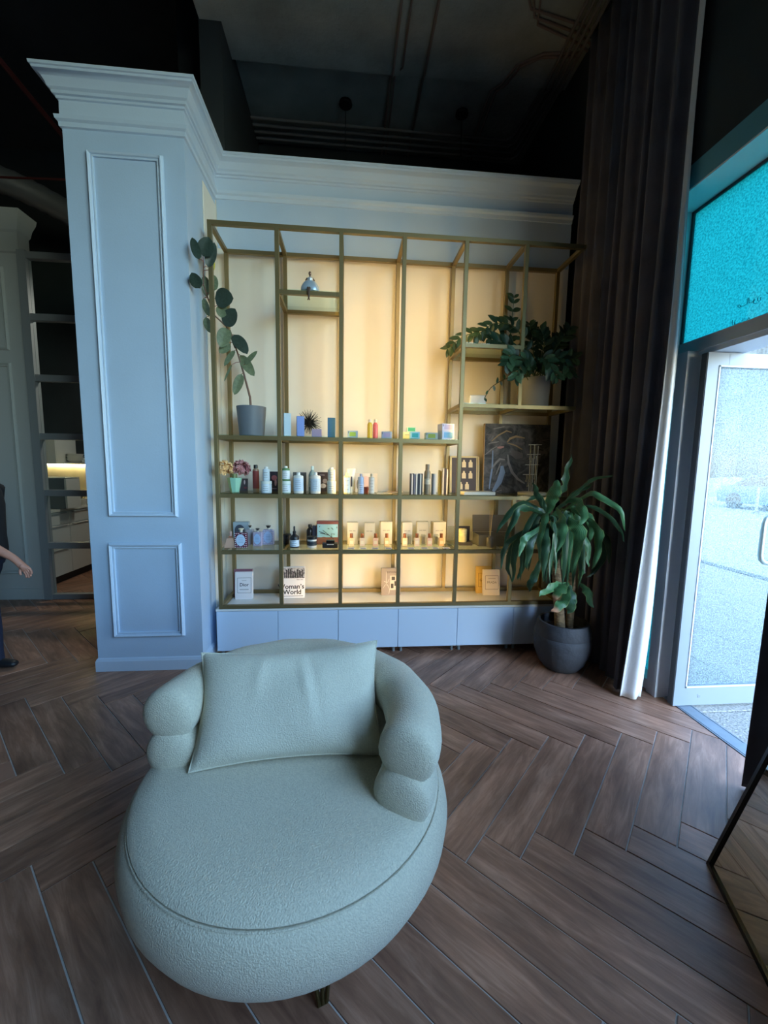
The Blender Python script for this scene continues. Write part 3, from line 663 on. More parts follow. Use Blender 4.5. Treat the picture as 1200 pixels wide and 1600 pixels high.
# portrait canvas: dark painted surface with pale strokes
cv = thing('painted_canvas', 'large dark canvas with an abstract shadowed face behind the jewellery stand', 'painting', (1.452, 3.40, TB))
M = Matrix.Rotation(-.05, 4, 'X')
mc = bpy.data.materials.new('dark_canvas_paint'); mc.use_nodes = True; t_ = mc.node_tree; b_ = t_.nodes['Principled BSDF']
tc = t_.nodes.new('ShaderNodeTexCoord'); mp = t_.nodes.new('ShaderNodeMapping'); mp.inputs['Scale'].default_value = (6, 1, 6); n_ = t_.nodes.new('ShaderNodeTexNoise'); n_.inputs['Scale'].default_value = 1.3; n_.inputs['Detail'].default_value = 9; n_.inputs['Distortion'].default_value = 1.6; n_.inputs['Roughness'].default_value = .62
cr = t_.nodes.new('ShaderNodeValToRGB'); cr.color_ramp.elements[0].position = .42; cr.color_ramp.elements[0].color = lin((30, 30, 32)); cr.color_ramp.elements[1].position = .82; cr.color_ramp.elements[1].color = lin((122, 118, 116))
t_.links.new(tc.outputs['Object'], mp.inputs[0]); t_.links.new(mp.outputs[0], n_.inputs[0]); t_.links.new(n_.outputs['Fac'], cr.inputs[0]); t_.links.new(cr.outputs[0], b_.inputs['Base Color']); b_.inputs['Roughness'].default_value = .6
G().mbox(M, (-.29, 0, 0), (.29, .022, .592)).obj('canvas', mc, cv)
G().mbox(M, (-.296, -.001, 0), (-.29, .024, .592)).obj('edge', cm((150, 116, 60)), cv)
def stroke(pts, wd, c, name='brush_stroke'):
    g = G(); L = []; n = len(pts)
    for i, p in enumerate(pts):
        a = pts[max(i-1, 0)]; b = pts[min(i+1, n-1)]; dx, dz = b[0]-a[0], b[1]-a[1]; l = math.hypot(dx, dz) or 1
        f = wd*(.15+.85*math.sin(PI*(i+.5)/n)); L.append(((p[0]-dz/l*f, p[1]+dx/l*f), (p[0]+dz/l*f, p[1]-dx/l*f)))
    poly = [q[0] for q in L]+[q[1] for q in L[::-1]]
    vs_ = [(q[0], -.0016, q[1]) for q in poly]; g.add(vs_, [(i, i+1, 2*n-2-i, 2*n-1-i) for i in range(n-1)]); g.xf(M)
    g.obj(name, c, cv)
P_ = lambda a, b: (-.29+.58*(a-140)/890.0, .592-.592*(b-190)/910.0)
cA, cB_, cC_, cD_ = cm((126, 120, 118), .6), cm((150, 122, 84), .6), cm((120, 140, 170), .6), cm((88, 82, 80), .6)
for L, wd, c in [([(455, 590), (470, 700), (520, 820), (600, 910), (700, 970)], .012, cA), ([(440, 430), (480, 380), (560, 350), (680, 370)], .010, cB_), ([(450, 440), (560, 470), (650, 520)], .006, cB_), ([(560, 440), (640, 450), (680, 430)], .012, cD_),
                 ([(250, 260), (400, 225)], .006, cA), ([(230, 420), (320, 340), (430, 280), (500, 300)], .006, cB_), ([(145, 600), (230, 530), (310, 480)], .004, cA), ([(190, 450), (300, 430), (330, 420)], .005, cA), ([(150, 330), (230, 340), (290, 320)], .006, cD_),
                 ([(215, 1050), (230, 900), (250, 760), (250, 540)], .008, cC_), ([(270, 1080), (350, 950), (390, 820), (380, 740)], .026, cC_), ([(240, 780), (300, 700), (350, 650), (420, 660)], .010, cA), ([(310, 500), (350, 500), (400, 490)], .010, cm((170, 120, 116), .6)), ([(500, 560), (580, 600), (660, 600)], .035, cD_), ([(700, 560), (820, 540), (1000, 560)], .016, cD_), ([(880, 410), (960, 390), (1020, 380)], .005, cD_), ([(300, 860), (340, 760), (360, 700)], .006, cA), ([(320, 1080), (390, 1060)], .004, cA)]:
    stroke([P_(*q) for q in L], wd, c)
# jewellery stand
js = thing('jewellery_stand', 'white wire jewellery tree with hanging chains on a round base', 'stand', (1.520, 3.24, TB))
M_wire = cm((196, 190, 172), .4)
G().lathe([(.112, 0), (.115, .004), (.115, .018), (.11, .021)], seg=28).obj('base', cm((206, 200, 182)), js, True)
for i, (dx, hh) in enumerate(((-.03, .40), (.0, .41), (.03, .40), (-.012, .30), (.018, .32))): G().tube([(dx, 0, .02), (dx*1.1, 0, hh)], .0028, 6).obj('rod', M_wire, js)
for z, a, b in ((.408, -.05, .062), (.33, -.058, .055), (.245, -.07, .045), (.165, -.085, .03)): G().tube([(a, 0, z), (b, 0, z+.003)], .0028, 6).obj('crossbar', M_wire, js)
g = G()
for i in range(16):
    x = rnd.uniform(-.07, .05); z = rnd.choice((.405, .328, .244, .163)); l = rnd.uniform(.05, .14)
    if x < -.05 and z > .2: x += .03
    g.tube([(x, -.004, z), (x+.003, -.006, z-l*.5), (x-.002, -.004, z-l)], .0017, 5); g.ball((x-.002, -.004, z-l), .0045, 6, 4)
tag(g.obj('chains', cm((170, 156, 116), .3, metal=.7), js), kind='stuff')
# dried flowers
vz = thing('pastel_vase', 'small faceted pastel vase half yellow green half mint', 'vase', (-.868, 3.2, TB))
pr = [(.030, 0), (.034, .004), (.046, .06), (.056, .11)]
def fac_(n0, n1, m, nm):
    vs, fs = [], []
    for r, z in pr:
        for k in range(n0, n1+1): a = 2*PI*k/8+.4; vs.append((r*math.cos(a), r*math.sin(a), z))
    w_ = n1-n0+1
    for i in range(3):
        for k in range(w_-1): fs.append((i*w_+k, i*w_+k+1, (i+1)*w_+k+1, (i+1)*w_+k))
    G().add(vs, fs).obj(nm, m, vz)
fac_(3, 5, cm((196, 206, 120), .3), 'left_facets'); fac_(5, 11, cm((150, 200, 176), .3), 'right_facets')
fl = thing('dried_flowers', 'bunch of dried peach and mauve flowers in the pastel vase', 'flowers', (-.868, 3.2, TB+.10))
tag(G().tube([(0, 0, -.06), (0, 0, .04)], .02, 8).obj('stems', cm((110, 120, 70)), fl), kind='stuff')
pc = G()
for k in range(5):
    a = 2*PI*k/5
    pc.grid(lambda u, v, a=a: tuple(Matrix.Rotation(a, 3, 'Z') @ Vector((.03*u*(1-.2*v*(1-v)), .024*(v-.5)*math.sin(PI*min(1, u*.8+.15)), .012*u*u+.006*math.sin(6*v)))), 3, 3)
pm1, pm2, pm3 = pc.mesh('blossom', cm((248, 208, 150), .8), True), pc.mesh('blossom', cm((204, 146, 146), .8), True), pc.mesh('blossom', cm((148, 84, 92), .8), True)
for k in range(120):
    left = k % 5 < 2
    a = rnd.uniform(0, 2*PI); b = math.acos(rnd.uniform(-.4, 1)); R_ = .066
    d = Vector((math.sin(b)*math.cos(a), math.sin(b)*math.sin(a)*.7, math.cos(b)))
    c = Vector((-.058, -.01, .07) if left else (.05, 0, .072))
    o = link(bpy.data.objects.new('blossom', pm1 if left else (pm2 if rnd.random() < .65 else pm3)), fl)
    o.location = c+d*R_*rnd.uniform(.5, 1); o.rotation_euler = d.to_track_quat('Z', 'Y').to_euler(); s_ = rnd.uniform(.6, 1.0); o.scale = (s_, s_, s_)

# --- third row (shelf C)
RP = 'scent bottles on the third display shelf'
def flacon(label, x, y, w_, d_, h_, rgb, glass=False, pattern=None, lab=(196, 214, 236), knob=(24, 24, 26), oval=True):
    t = thing('scent_bottle', label, 'bottle', (x, y, TC), RP)
    hb = h_*.80; g = G().box((-w_/2, -d_/2, 0), (w_/2, d_/2, hb), w_*.09)
    g.obj('body', cm(rgb, .25), t)
    if pattern:
        n = 7; nv = max(5, int(n*hb/w_)); gg = G(); s = w_/n
        for i in range(n):
            for j in range(nv):
                cx_, cz_ = -w_/2+s*(i+.5), hb*(j+.5)/nv
                if (cx_/(w_*.40))**2+((cz_-hb*.52)/(hb*.42))**2 < 1: continue
                gg.prism([(cx_-s*.34, cz_), (cx_, cz_-s*.34), (cx_+s*.34, cz_), (cx_, cz_+s*.34)], -d_/2-.0012, -d_/2, 'y')
        tag(gg.obj('lattice_print', cm(pattern, .5), t), kind='stuff')
    if oval: G().prism([(w_*.37*math.cos(2*PI*k/20), hb*.52+hb*.38*math.sin(2*PI*k/20)) for k in range(20)], -d_/2-.002, -d_/2, 'y').obj('label_oval', cm(lab, .6), t)
    g = G()
    for i in range(4): g.box((-w_*.2, -d_/2-.0028, hb*(.36+.1*i)), (w_*.2, -d_/2-.0018, hb*(.36+.1*i)+.0018))
    if oval: tag(g.obj('print', cm((96, 124, 166)), t), kind='stuff')
    G().lathe([(w_*.12, hb), (w_*.12, hb+.1*h_)], seg=12).obj('neck', cm((206, 204, 196), .3), t, True)
    G().lathe([(w_*.14, h_*.89), (w_*.14, h_*.94), (w_*.22, h_*.96), (w_*.22, h_)], seg=14).obj('stopper', cm(knob, .35), t, True)
flacon('scent bottle with a red and white lattice pattern and pale label', -.821, 3.17, .094, .045, .150, (92, 40, 60), pattern=(240, 216, 222), knob=(226, 214, 186))
flacon('slender clear grey scent bottle with a black stopper behind the lattice one', -.785, 3.3, .060, .05, .155, (170, 166, 172), oval=False)
flacon('small scent bottle with a lavender dotted pattern in the middle', -.712, 3.24, .070, .05, .140, (170, 160, 186), pattern=(216, 206, 222), lab=(176, 204, 238))
flacon('largest lavender dotted scent bottle next to the second upright', -.638, 3.29, .088, .05, .155, (166, 170, 206), pattern=(216, 216, 234), lab=(168, 196, 236))
t = thing('perfume_bottle', 'flared rose pink perfume bottle at the left end of the third shelf', 'bottle', (-.905, 3.18, TC))
G().prism([(-.045, 0), (.04, 0), (.026, .075), (-.022, .075)], -.02, .02, 'y').obj('body', cm((214, 170, 146), .2), t); G().box((-.012, -.01, .075), (.014, .01, .09)).obj('collar', cm((200, 140, 112), .3, metal=.5), t); G().lathe([(.009, .09), (.009, .125)], (.002, 0, 0), 12).obj('cap', cm((224, 180, 168)), t, True)
ab = carton('arched_box', 'silver grey box with a dark arch behind the scent bottles', None, -.878, 3.41, TC, .125, .05, .168, (150, 164, 172), None)
G().prism([(-.05, 0), (.03, 0), (.03, .1)]+[(-.01+.04*math.cos(a*PI/10), .1+.048*math.sin(a*PI/10)) for a in range(1, 10)]+[(-.05, .1)], -.027, -.0252, 'y').obj('arch_panel', cm((60, 66, 78), .4), ab)
bottle('black_jar', 'plain black jar beside the second upright', 'black jars on the third display shelf', -.494, 3.32, TC, .032, .082, (34, 34, 38), (28, 28, 32), 'jar', None, cat='jar')
bottle('dropper_bottle', 'black dropper bottle with a white label', None, -.418, 3.18, TC, .036, .168, (30, 36, 44), (30, 30, 32), 'dropper', (206, 220, 236), (.06, .36), lines=3, capr=.013)
bottle('dark_bottle', 'dark glossy bottle behind the labelled black jar', None, -.314, 3.36, TC, .029, .156, (30, 26, 28), (34, 28, 28), 'round', None, capr=.015)
carton('dark_carton', 'narrow navy carton with a white stripe behind the labelled jar', None, -.270, 3.35, TC, .045, .05, .147, (34, 40, 58), ((190, 198, 206), .75, .88, .25, .97))
bottle('black_jar', 'dark jar with a white label in front of the dark bottle', 'black jars on the third display shelf', -.282, 3.18, TC, .037, .087, (216, 214, 206), (26, 30, 36), 'jar', (36, 46, 54), (.2, .6), cat='jar', lines=2)
pb = carton('picture_box', 'box with a turquoise sky and dark branch picture', None, -.167, 3.34, TC, .178, .055, .186, (116, 66, 66), ((140, 190, 206), .03, .97, .30, .88), top=(150, 90, 90))
g = G(); yy = -.0292
for L in ([(.05, .04), (.01, .075), (-.06, .09)], [(.015, .07), (-.04, .115)], [(.035, .055), (.03, .085), (.06, .08)], [(-.02, .085), (-.07, .105)], [(.045, .12), (.03, .135)], [(.075, .13), (.077, .145)], [(-.07, .14), (-.06, .15)], [(0, .13), (.015, .125)]): g.tube([(a, yy, b) for a, b in L], .0026, 5)
g.obj('branch_print', cm((40, 44, 56)), pb)
G().prism([(-.08, .0), (.08, 0), (.08, .055), (.02, .05), (-.03, .06), (-.08, .05)], -.0295, -.0282, 'y').obj('hill_print', cm((126, 84, 66)), pb)
fb = carton('flat_black_box', 'flat black box with a white stripe in front of the picture box', None, -.140, 3.17, TC, .118, .06, .036, (26, 26, 30), ((200, 204, 210), .3, .75, .72, .9))
G().box((-.03, -.02, .036), (.035, .02, .058), .002).obj('lid_block', M_black, fb)
SBW = 'pale cartons on the third display shelf'
for i, (x, h_, w_) in enumerate(((.036, .180, .088), (.178, .176, .084), (.313, .188, .098), (.492, .182, .084), (.624, .188, .096), (.760, .186, .112))):
    o_ = ('leftmost', 'second', 'third', 'fourth', 'fifth', 'rightmost')[i]
    c = carton('perfume_carton', '%s of the six pale perfume cartons on the third shelf' % o_, SBW, x, 3.335, TC, w_, .07, h_, (214, 206, 184), None, 0, (.04, -.02, .1, 0, -.05, .12)[i], side=(226, 208, 160))
    g = G(); k0 = -w_*.3
    for k in range(9):
        if k != 4: g.box((k0+k*w_*.066, -.0365, h_*.60), (k0+k*w_*.066+w_*.04, -.0352, h_*.60+.006))
    g.obj('print', cm((130, 122, 104)), c)['kind'] = 'stuff'
for i, x in enumerate((.028, .114, .222, .313, .460, .560, .664, .762)):
    t = thing('perfume_flacon', '%s small copper capped perfume flacon from the left' % ('first', 'second', 'third', 'fourth', 'fifth', 'sixth', 'seventh', 'eighth')[i], 'bottle', (x, 3.22, TC), 'copper capped perfume flacons')
    G().box((-.021, -.014, 0), (.021, .014, .068), .003).obj('body', cm(((238, 204, 160), (236, 208, 176), (236, 196, 168), (234, 196, 148))[i % 4], .2), t)
    G().box((-.013, -.0148, .02), (.013, -.0138, .045)).obj('label_panel', cm((240, 222, 190)), t)
    G().lathe([(.012, .068), (.013, .07), (.013, .102), (.012, .104)], seg=14).obj('cap', cm((150, 92, 62), .3, metal=.6), t, True)
for i, x in enumerate((.506, .621, .731)):
    t = thing('glass_block', '%s clear glass tester block between the flacons' % ('left', 'middle', 'right')[i], 'block', (x, 3.27, TC), 'glass tester blocks')
    G().box((-.017, -.017, 0), (.017, .017, .086), .002).obj('block', M_clearplastic, t); G().box((-.011, -.011, .008), (.011, .011, .07)).obj('insert', cm((170, 160, 138)), t)
for i, x in enumerate((.024, .118, .212, .318, .497, .605, .694, .784)):
    t = thing('price_card', '%s folded price card from the left along the third shelf edge' % ('first', 'second', 'third', 'fourth', 'fifth', 'sixth', 'seventh', 'eighth')[i], 'price card', (x, 3.125, TC), 'price cards on the third shelf')
    G().box((-.027, -.018, 0), (.027, .018, .004)).obj('card', M_paper, t); G().box((-.022, -.0188, .0008), (.022, -.018, .0034)).box((-.02, -.012, .004), (.02, .006, .0044)).obj('print', cm((96, 106, 150)), t)
ac = thing('acrylic_stand', 'clear acrylic panel leaning by the fifth upright on the third shelf', 'stand', (.862, 3.28, TC))
G().box((-.035, 0, 0), (.032, .005, .155)).obj('panel', M_clearplastic, ac); G().box((-.035, -.05, 0), (.032, .0, .004)).obj('foot', M_clearplastic, ac)
cb = thing('candle_case', 'dark open case holding the cream candle', 'case', (.975, 3.30, TC))
G().box((-.055, .02, .0), (.055, .03, .15)).obj('back', cm((70, 62, 56)), cb); G().box((-.055, -.07, 0), (.055, .02, .028), .002).obj('base', cm((90, 82, 70)), cb)
ca = thing('candle', 'cream marbled candle standing on the dark case', 'candle', (.950, 3.265, TC+.0285))
G().lathe([(.036, 0), (.038, .004), (.038, .100), (.035, .106), (.03, .104)], seg=24).obj('wax', cm((236, 220, 160), .5, noise=.15, nscale=30), ca, True); G().tube([(0, 0, .10), (.002, 0, .114)], .0012, 5).obj('wick', M_blackmat, ca)
ob = thing('open_gift_box', 'open grey gift box with its lid raised on the third shelf', 'box', (1.225, 3.28, TC))
M_gbox = cm((126, 122, 110), .7)
for a, b in (((-.155, -.08, 0), (.155, .08, .006)), ((-.155, -.08, 0), (.155, -.074, .095)), ((-.155, .074, 0), (.155, .08, .095)), ((-.155, -.074, 0), (-.149, .074, .095)), ((.149, -.074, 0), (.155, .074, .095))): G().box(a, b).obj('side', M_gbox, ob)
G().mbox(Matrix.Translation((0, .082, .097)) @ Matrix.Rotation(-.15, 4, 'X'), (-.155, 0, 0), (.155, .008, .145)).obj('lid', M_gbox, ob)
df = bottle('reed_diffuser', 'taupe reed diffuser bottle with thin sticks before the grey gift box', None, 1.153, 3.165, TC, .027, .094, (130, 120, 104), (120, 110, 96), 'straight', None, cat='diffuser', capr=.012)
for a, b in ((-.006, .004), (.002, -.003), (.008, .002)): G().tube([(a*.4, b, .09), (a*1.6+.002, b*2, .31)], .0018, 5).obj('reed', cm((214, 190, 140)), df)

# --- books along the worktop
def book(label, x, y, w_, d_, h_, rgb, rot=-.10, rz=0.0, pages=(232, 226, 212)):
    t = thing('book', label, 'book', (x, y, TD), 'books standing on the white worktop', rz)
    M = Matrix.Rotation(rot, 4, 'X')
    G().mbox(M, (-w_/2, 0, 0), (w_/2, .0035, h_)).obj('front_cover', cm(rgb, .5), t); G().mbox(M, (-w_/2, d_-.0035, 0), (w_/2, d_, h_)).obj('back_cover', cm(rgb, .5), t)
    G().mbox(M, (-w_/2, .0036, 0), (-w_/2+.004, d_-.0036, h_)).obj('spine', cm(rgb, .5), t); G().mbox(M, (-w_/2+.0042, .0037, .004), (w_/2-.004, d_-.0037, h_-.004)).obj('pages', cm(pages, .8), t)
    return t, M
def onbook(t, M, body, size, x, z, m=M_ink, name='lettering', align='CENTER', bold=0.0): text(body, size, m, t, M @ Matrix.Translation((x, -.0006, z)) @ FRONT, name, .0003, align, bold)
def frame_on(t, M, x0, x1, z0, z1, wd=.002, m=M_ink, name='border'):
    g = G()
    for a, b in (((x0, z0), (x1, z0+wd)), ((x0, z1-wd), (x1, z1)), ((x0, z0), (x0+wd, z1)), ((x1-wd, z0), (x1, z1))): g.mbox(M, (a[0], -.0008, a[1]), (b[0], .0001, b[1]))
    g.obj(name, m, t)
t, M = book('mauve backed book standing behind the white fashion book', -.872, 3.375, .150, .03, .232, (134, 88, 104))
t, M = book('white book with a thin black frame leaning on the mauve book', -.852, 3.322, .140, .03, .222, (226, 222, 224), rz=.03)
frame_on(t, M, -.052, .058, .05, .176); onbook(t, M, 'Dior', .038, .002, .117, bold=.0005); frame_on(t, M, -.016, .02, .150, .154, .002, cm((150, 150, 152)), 'print'); frame_on(t, M, -.034, .038, .076, .081, .0025, cm((130, 130, 132)), 'print')
t, M = book('large white book with black and white photographs behind the second upright', -.462, 3.335, .205, .045, .256, (234, 236, 240), rz=.04)
G().mbox(M, (-.1025, -.0008, .165), (.1025, 0, .252)).obj('photo_strip', cm((170, 166, 166), noise=.9, nscale=60), t)
g = G()
for i in range(13):
    cx_ = -.088+i*.0145; hh = rnd.uniform(.03, .07)
    g.mbox(M, (cx_-.0045, -.0014, .168), (cx_+.004, -.0006, .168+hh)); 
    g.add([M @ Vector((cx_+.006*math.cos(k*PI/4), -.0013, .168+hh+.006+.007*math.sin(k*PI/4))) for k in range(8)], [tuple(range(8))])
g.obj('photo_figures', cm((36, 32, 36)), t)
onbook(t, M, '1850–1960', .012, .062, .152, cm((110, 110, 116))); onbook(t, M, 'Woman’s', .055, .099, .094, align='RIGHT', bold=.0011); onbook(t, M, 'World', .055, -.074, .048, align='LEFT', bold=.0011); frame_on(t, M, -.07, .09, .013, .018, .0025, cm((120, 120, 126)), 'print')
t, M = book('taupe book with white line drawing behind the fourth upright', .372, 3.375, .165, .035, .232, (150, 138, 130), rz=.02)
onbook(t, M, 'EDITION', .022, .0, .198, cm((84, 74, 70)), bold=.0004)
G().mbox(M, (-.008, -.0008, .045), (.075, 0, .168)).obj('photo_strip', cm((200, 192, 180)), t)
g = G()
for a, b in (((0, .06), (.022, .1)), ((.005, .13), (.035, .16)), ((.03, .08), (.05, .12)), ((.06, .06), (.072, .1))): g.mbox(M, (a[0], -.0014, a[1]), (b[0], -.0006, b[1]))
g.obj('photo_figures', cm((56, 50, 50)), t)
g = G()
for L in ([(-.07, .06), (-.05, .09), (-.03, .09), (-.012, .05), (-.018, .01)], [(-.04, .205), (-.042, .15), (-.04, .1)], [(-.06, .12), (-.03, .11), (-.015, .14)]): g.tube([M @ Vector((a, -.001, b)) for a, b in L], .0013, 5)
g.obj('line_drawing', cm((226, 220, 214)), t)
t, M = book('gold book with a dark frame mostly behind the pale grey book', 1.205, 3.40, .135, .03, .236, (206, 172, 92))
frame_on(t, M, -.052, .055, .055, .178, .003, cm((120, 92, 36))); onbook(t, M, 'G', .032, -.028, .115, cm((110, 84, 34)))
t, M = book('pale grey book with a thin dark frame beside the potted dracaena', 1.250, 3.335, .146, .03, .224, (206, 200, 204), rz=-.02)
frame_on(t, M, -.056, .062, .052, .172, .0025, cm((70, 66, 72))); onbook(t, M, 'PRADA', .027, .003, .112, cm((84, 80, 86))); frame_on(t, M, -.03, .036, .146, .150, .002, cm((130, 126, 130)), 'print')

# --- figurine
fg = thing('figurine', 'small figurine in a puffy silver dress, legs hanging over the upper shelf edge', 'figurine', (-.283, 3.10, TD1))
def dress(u, v):
    a = 2*PI*u; lobe = 1+.16*math.cos(2*a); z = .075*(1-v)
    r = (.018+.036*math.sin(PI*min(1, .1+.55*v)))*lobe if v < .98 else .02
    return (r*1.05*math.cos(a), .030+r*.75*math.sin(a), z+.0005)
G().grid(dress, 28, 10).obj('dress', cm((176, 196, 214), .3, metal=.3), fg, True)
G().lathe([(.016, .062), (.018, .075), (.023, .094), (.014, .103)], (0, .03, 0), 14, sy=.7).obj('bodice', cm((190, 200, 210), .3, metal=.3), fg, True)
M_brz = cm((82, 62, 50), .4)
G().tube([(0, .03, .10), (0, .03, .112), (0, .028, .120)], [.0055, .005, .006], 8).ball((0, .027, .128), .0125, 12, 8, (.8, .95, 1.2)).ball((0, .031, .136), .0075, 8, 6).obj('head', M_brz, fg, True)
G().ball((.0035, .0195, .126), .0065, 8, 6, (.7, .5, 1.1)).obj('face', cm((220, 190, 166), .5), fg, True)
for s in (-1, 1):
    G().tube([(.019*s, .03, .098), (.03*s, .033, .085), (.027*s, .022, .066)], [.005, .0045, .0035], 8).obj('arm', M_brz, fg, True)
    G().tube([(.009*s-.004, .01, .018), (.006*s-.004, -.024, .012), (.003*s-.004, -.0275, -.03), (.002*s-.004, -.0265, -.062), (.006*s-.004, -.034, -.074)], [.007, .007, .0055, .004, .004], 8).obj('leg', M_brz, fg, True)
RUB=[([-0.994,2.96,2.84],[-1.034,2.95,2.976],0.052),([-0.992,3.04,2.898],[-0.949,3.02,3.018],0.095),([-0.978,3.08,2.848],[-0.923,3.06,3.006],0.065),([-0.965,3.14,2.847],[-0.955,3.14,2.92],0.022),([-1.01,3.0,2.675],[-1.049,2.96,2.755],0.065),([-1.028,3.16,2.824],[-1.018,3.16,2.685],0.052),([-0.968,3.16,2.724],[-0.967,3.17,2.842],0.056),([-0.974,3.2,2.688],[-0.842,3.18,2.694],0.13),([-0.922,3.2,2.646],[-0.932,3.2,2.559],0.074),([-0.909,3.22,2.506],[-0.833,3.18,2.62],0.095),([-1.041,3.16,2.669],[-1.011,3.16,2.553],0.052),([-1.03,3.16,2.541],[-1.003,3.16,2.437],0.056),([-0.907,3.24,2.501],[-0.942,3.2,2.353],0.091),([-0.892,3.26,2.395],[-0.967,3.24,2.321],0.069),([-0.863,3.26,2.459],[-0.757,3.22,2.323],0.087),([-0.784,3.26,2.246],[-0.694,3.24,2.347],0.039),([-0.824,3.28,2.317],[-0.72,3.25,2.167],0.082),([-0.858,3.26,2.346],[-0.932,3.22,2.227],0.048),([-0.883,3.27,2.245],[-0.946,3.25,2.119],0.017),([-0.817,3.28,2.179],[-0.865,3.24,2.021],0.065)]
RST1=[[-0.758, 3.28, 2.01], [-0.799, 3.28, 2.178], [-0.837, 3.27, 2.318], [-0.886, 3.25, 2.49]]
RST2=[[-0.856, 3.27, 2.364], [-0.907, 3.24, 2.509], [-0.978, 3.2, 2.568], [-1.007, 3.16, 2.664], [-1.018, 3.1, 2.741], [-0.996, 3.05, 2.868]]
DRA=[('f',0.095,[[1.421,2.76,1.18],[1.42,2.7,1.312],[1.428,2.66,1.421]]),('n',0.077,[[1.523,2.82,1.286],[1.585,2.84,1.388],[1.621,2.86,1.603]]),('n',0.043,[[1.401,2.8,1.212],[1.357,2.8,1.304],[1.318,2.8,1.396]]),('n',0.06,[[1.433,2.76,1.143],[1.25,2.7,1.213],[1.143,2.66,1.181],[1.072,2.66,0.977]]),('n',0.052,[[1.444,2.8,1.147],[1.307,2.85,1.244],[1.161,2.86,1.148],[1.095,2.86,1.014]]),('f',0.077,[[1.444,2.7,1.223],[1.431,2.6,1.164],[1.424,2.56,1.083],[1.398,2.56,0.935]]),('f',0.095,[[1.516,2.72,1.148],[1.536,2.62,1.126],[1.557,2.58,1.027],[1.541,2.6,0.773]]),('f',0.069,[[1.528,2.72,1.258],[1.544,2.62,1.276],[1.568,2.56,1.204],[1.547,2.56,1.118]]),('f',0.06,[[1.569,2.74,1.238],[1.645,2.64,1.186],[1.653,2.6,1.121],[1.657,2.6,1.006]]),('f',0.069,[[1.568,2.72,1.222],[1.652,2.6,1.13],[1.686,2.55,0.998],[1.652,2.56,0.819]]),('f',0.043,[[1.529,2.75,1.2],[1.596,2.62,1.311],[1.632,2.55,1.334],[1.687,2.48,1.29],[1.73,2.42,1.222],[1.76,2.4,1.109]]),('n',0.03,[[1.554,2.76,1.199],[1.638,2.65,1.238],[1.725,2.58,1.211],[1.789,2.5,1.093],[1.806,2.46,1.032]]),('n',0.026,[[1.554,2.8,1.232],[1.663,2.74,1.384],[1.716,2.68,1.432],[1.79,2.6,1.462]]),('n',0.069,[[1.426,2.76,1.106],[1.373,2.68,1.009],[1.371,2.66,0.886],[1.374,2.68,0.697]]),('n',0.06,[[1.407,2.76,1.106],[1.307,2.7,1.023],[1.258,2.68,0.918],[1.261,2.69,0.787]]),('f',0.052,[[1.402,2.75,1.107],[1.242,2.66,1.031],[1.19,2.64,0.981],[1.177,2.64,0.891]]),('n',0.06,[[1.408,2.8,1.1],[1.24,2.82,0.983],[1.219,2.82,0.85],[1.218,2.84,0.651]]),('n',0.043,[[1.389,2.8,1.1],[1.201,2.84,0.98],[1.155,2.86,0.88],[1.133,2.86,0.744]]),('n',0.06,[[1.454,2.74,1.1],[1.422,2.68,0.972],[1.438,2.7,0.746]]),('n',0.052,[[1.502,2.74,1.1],[1.474,2.69,0.97],[1.479,2.71,0.781]]),('f',0.052,[[1.519,2.72,1.112],[1.514,2.66,0.976],[1.536,2.68,0.825]]),('f',0.043,[[1.626,2.74,1.1],[1.674,2.68,1.009],[1.69,2.66,0.884],[1.686,2.66,0.811]]),('n',0.043,[[1.657,2.76,1.107],[1.818,2.72,0.964],[1.807,2.7,0.818],[1.708,2.7,0.725]]),('n',0.047,[[1.644,2.78,1.179],[1.778,2.7,1.06],[1.85,2.68,0.953],[1.851,2.68,0.823]]),('f',0.069,[[1.599,2.74,0.667],[1.452,2.68,0.658],[1.342,2.66,0.601]]),('b',0.077,[[1.599,2.74,0.677],[1.498,2.66,0.655],[1.437,2.64,0.569]]),('b',0.077,[[1.589,2.72,0.654],[1.507,2.63,0.572],[1.411,2.6,0.51]]),('n',0.095,[[1.598,2.72,0.663],[1.569,2.64,0.567],[1.556,2.64,0.478]]),('f',0.06,[[1.687,2.74,0.666],[1.713,2.68,0.618],[1.748,2.66,0.51]]),('f',0.034,[[1.663,2.7,0.801],[1.656,2.68,0.769],[1.639,2.67,0.697]]),('n',0.06,[[1.424,2.8,0.854],[1.366,2.82,0.675],[1.346,2.83,0.584]]),('n',0.052,[[1.382,2.82,1.059],[1.315,2.86,0.84],[1.28,2.87,0.661]]),('n',0.043,[[1.37,2.84,1.094],[1.203,2.88,0.875],[1.234,2.9,0.633]]),('n',0.052,[[1.494,2.78,1.103],[1.597,2.76,0.862],[1.631,2.78,0.674]]),('n',0.047,[[1.485,2.84,1.133],[1.417,2.88,1.271],[1.309,2.9,1.258]]),('n',0.043,[[1.502,2.84,1.171],[1.657,2.82,1.324],[1.767,2.8,1.392]])]
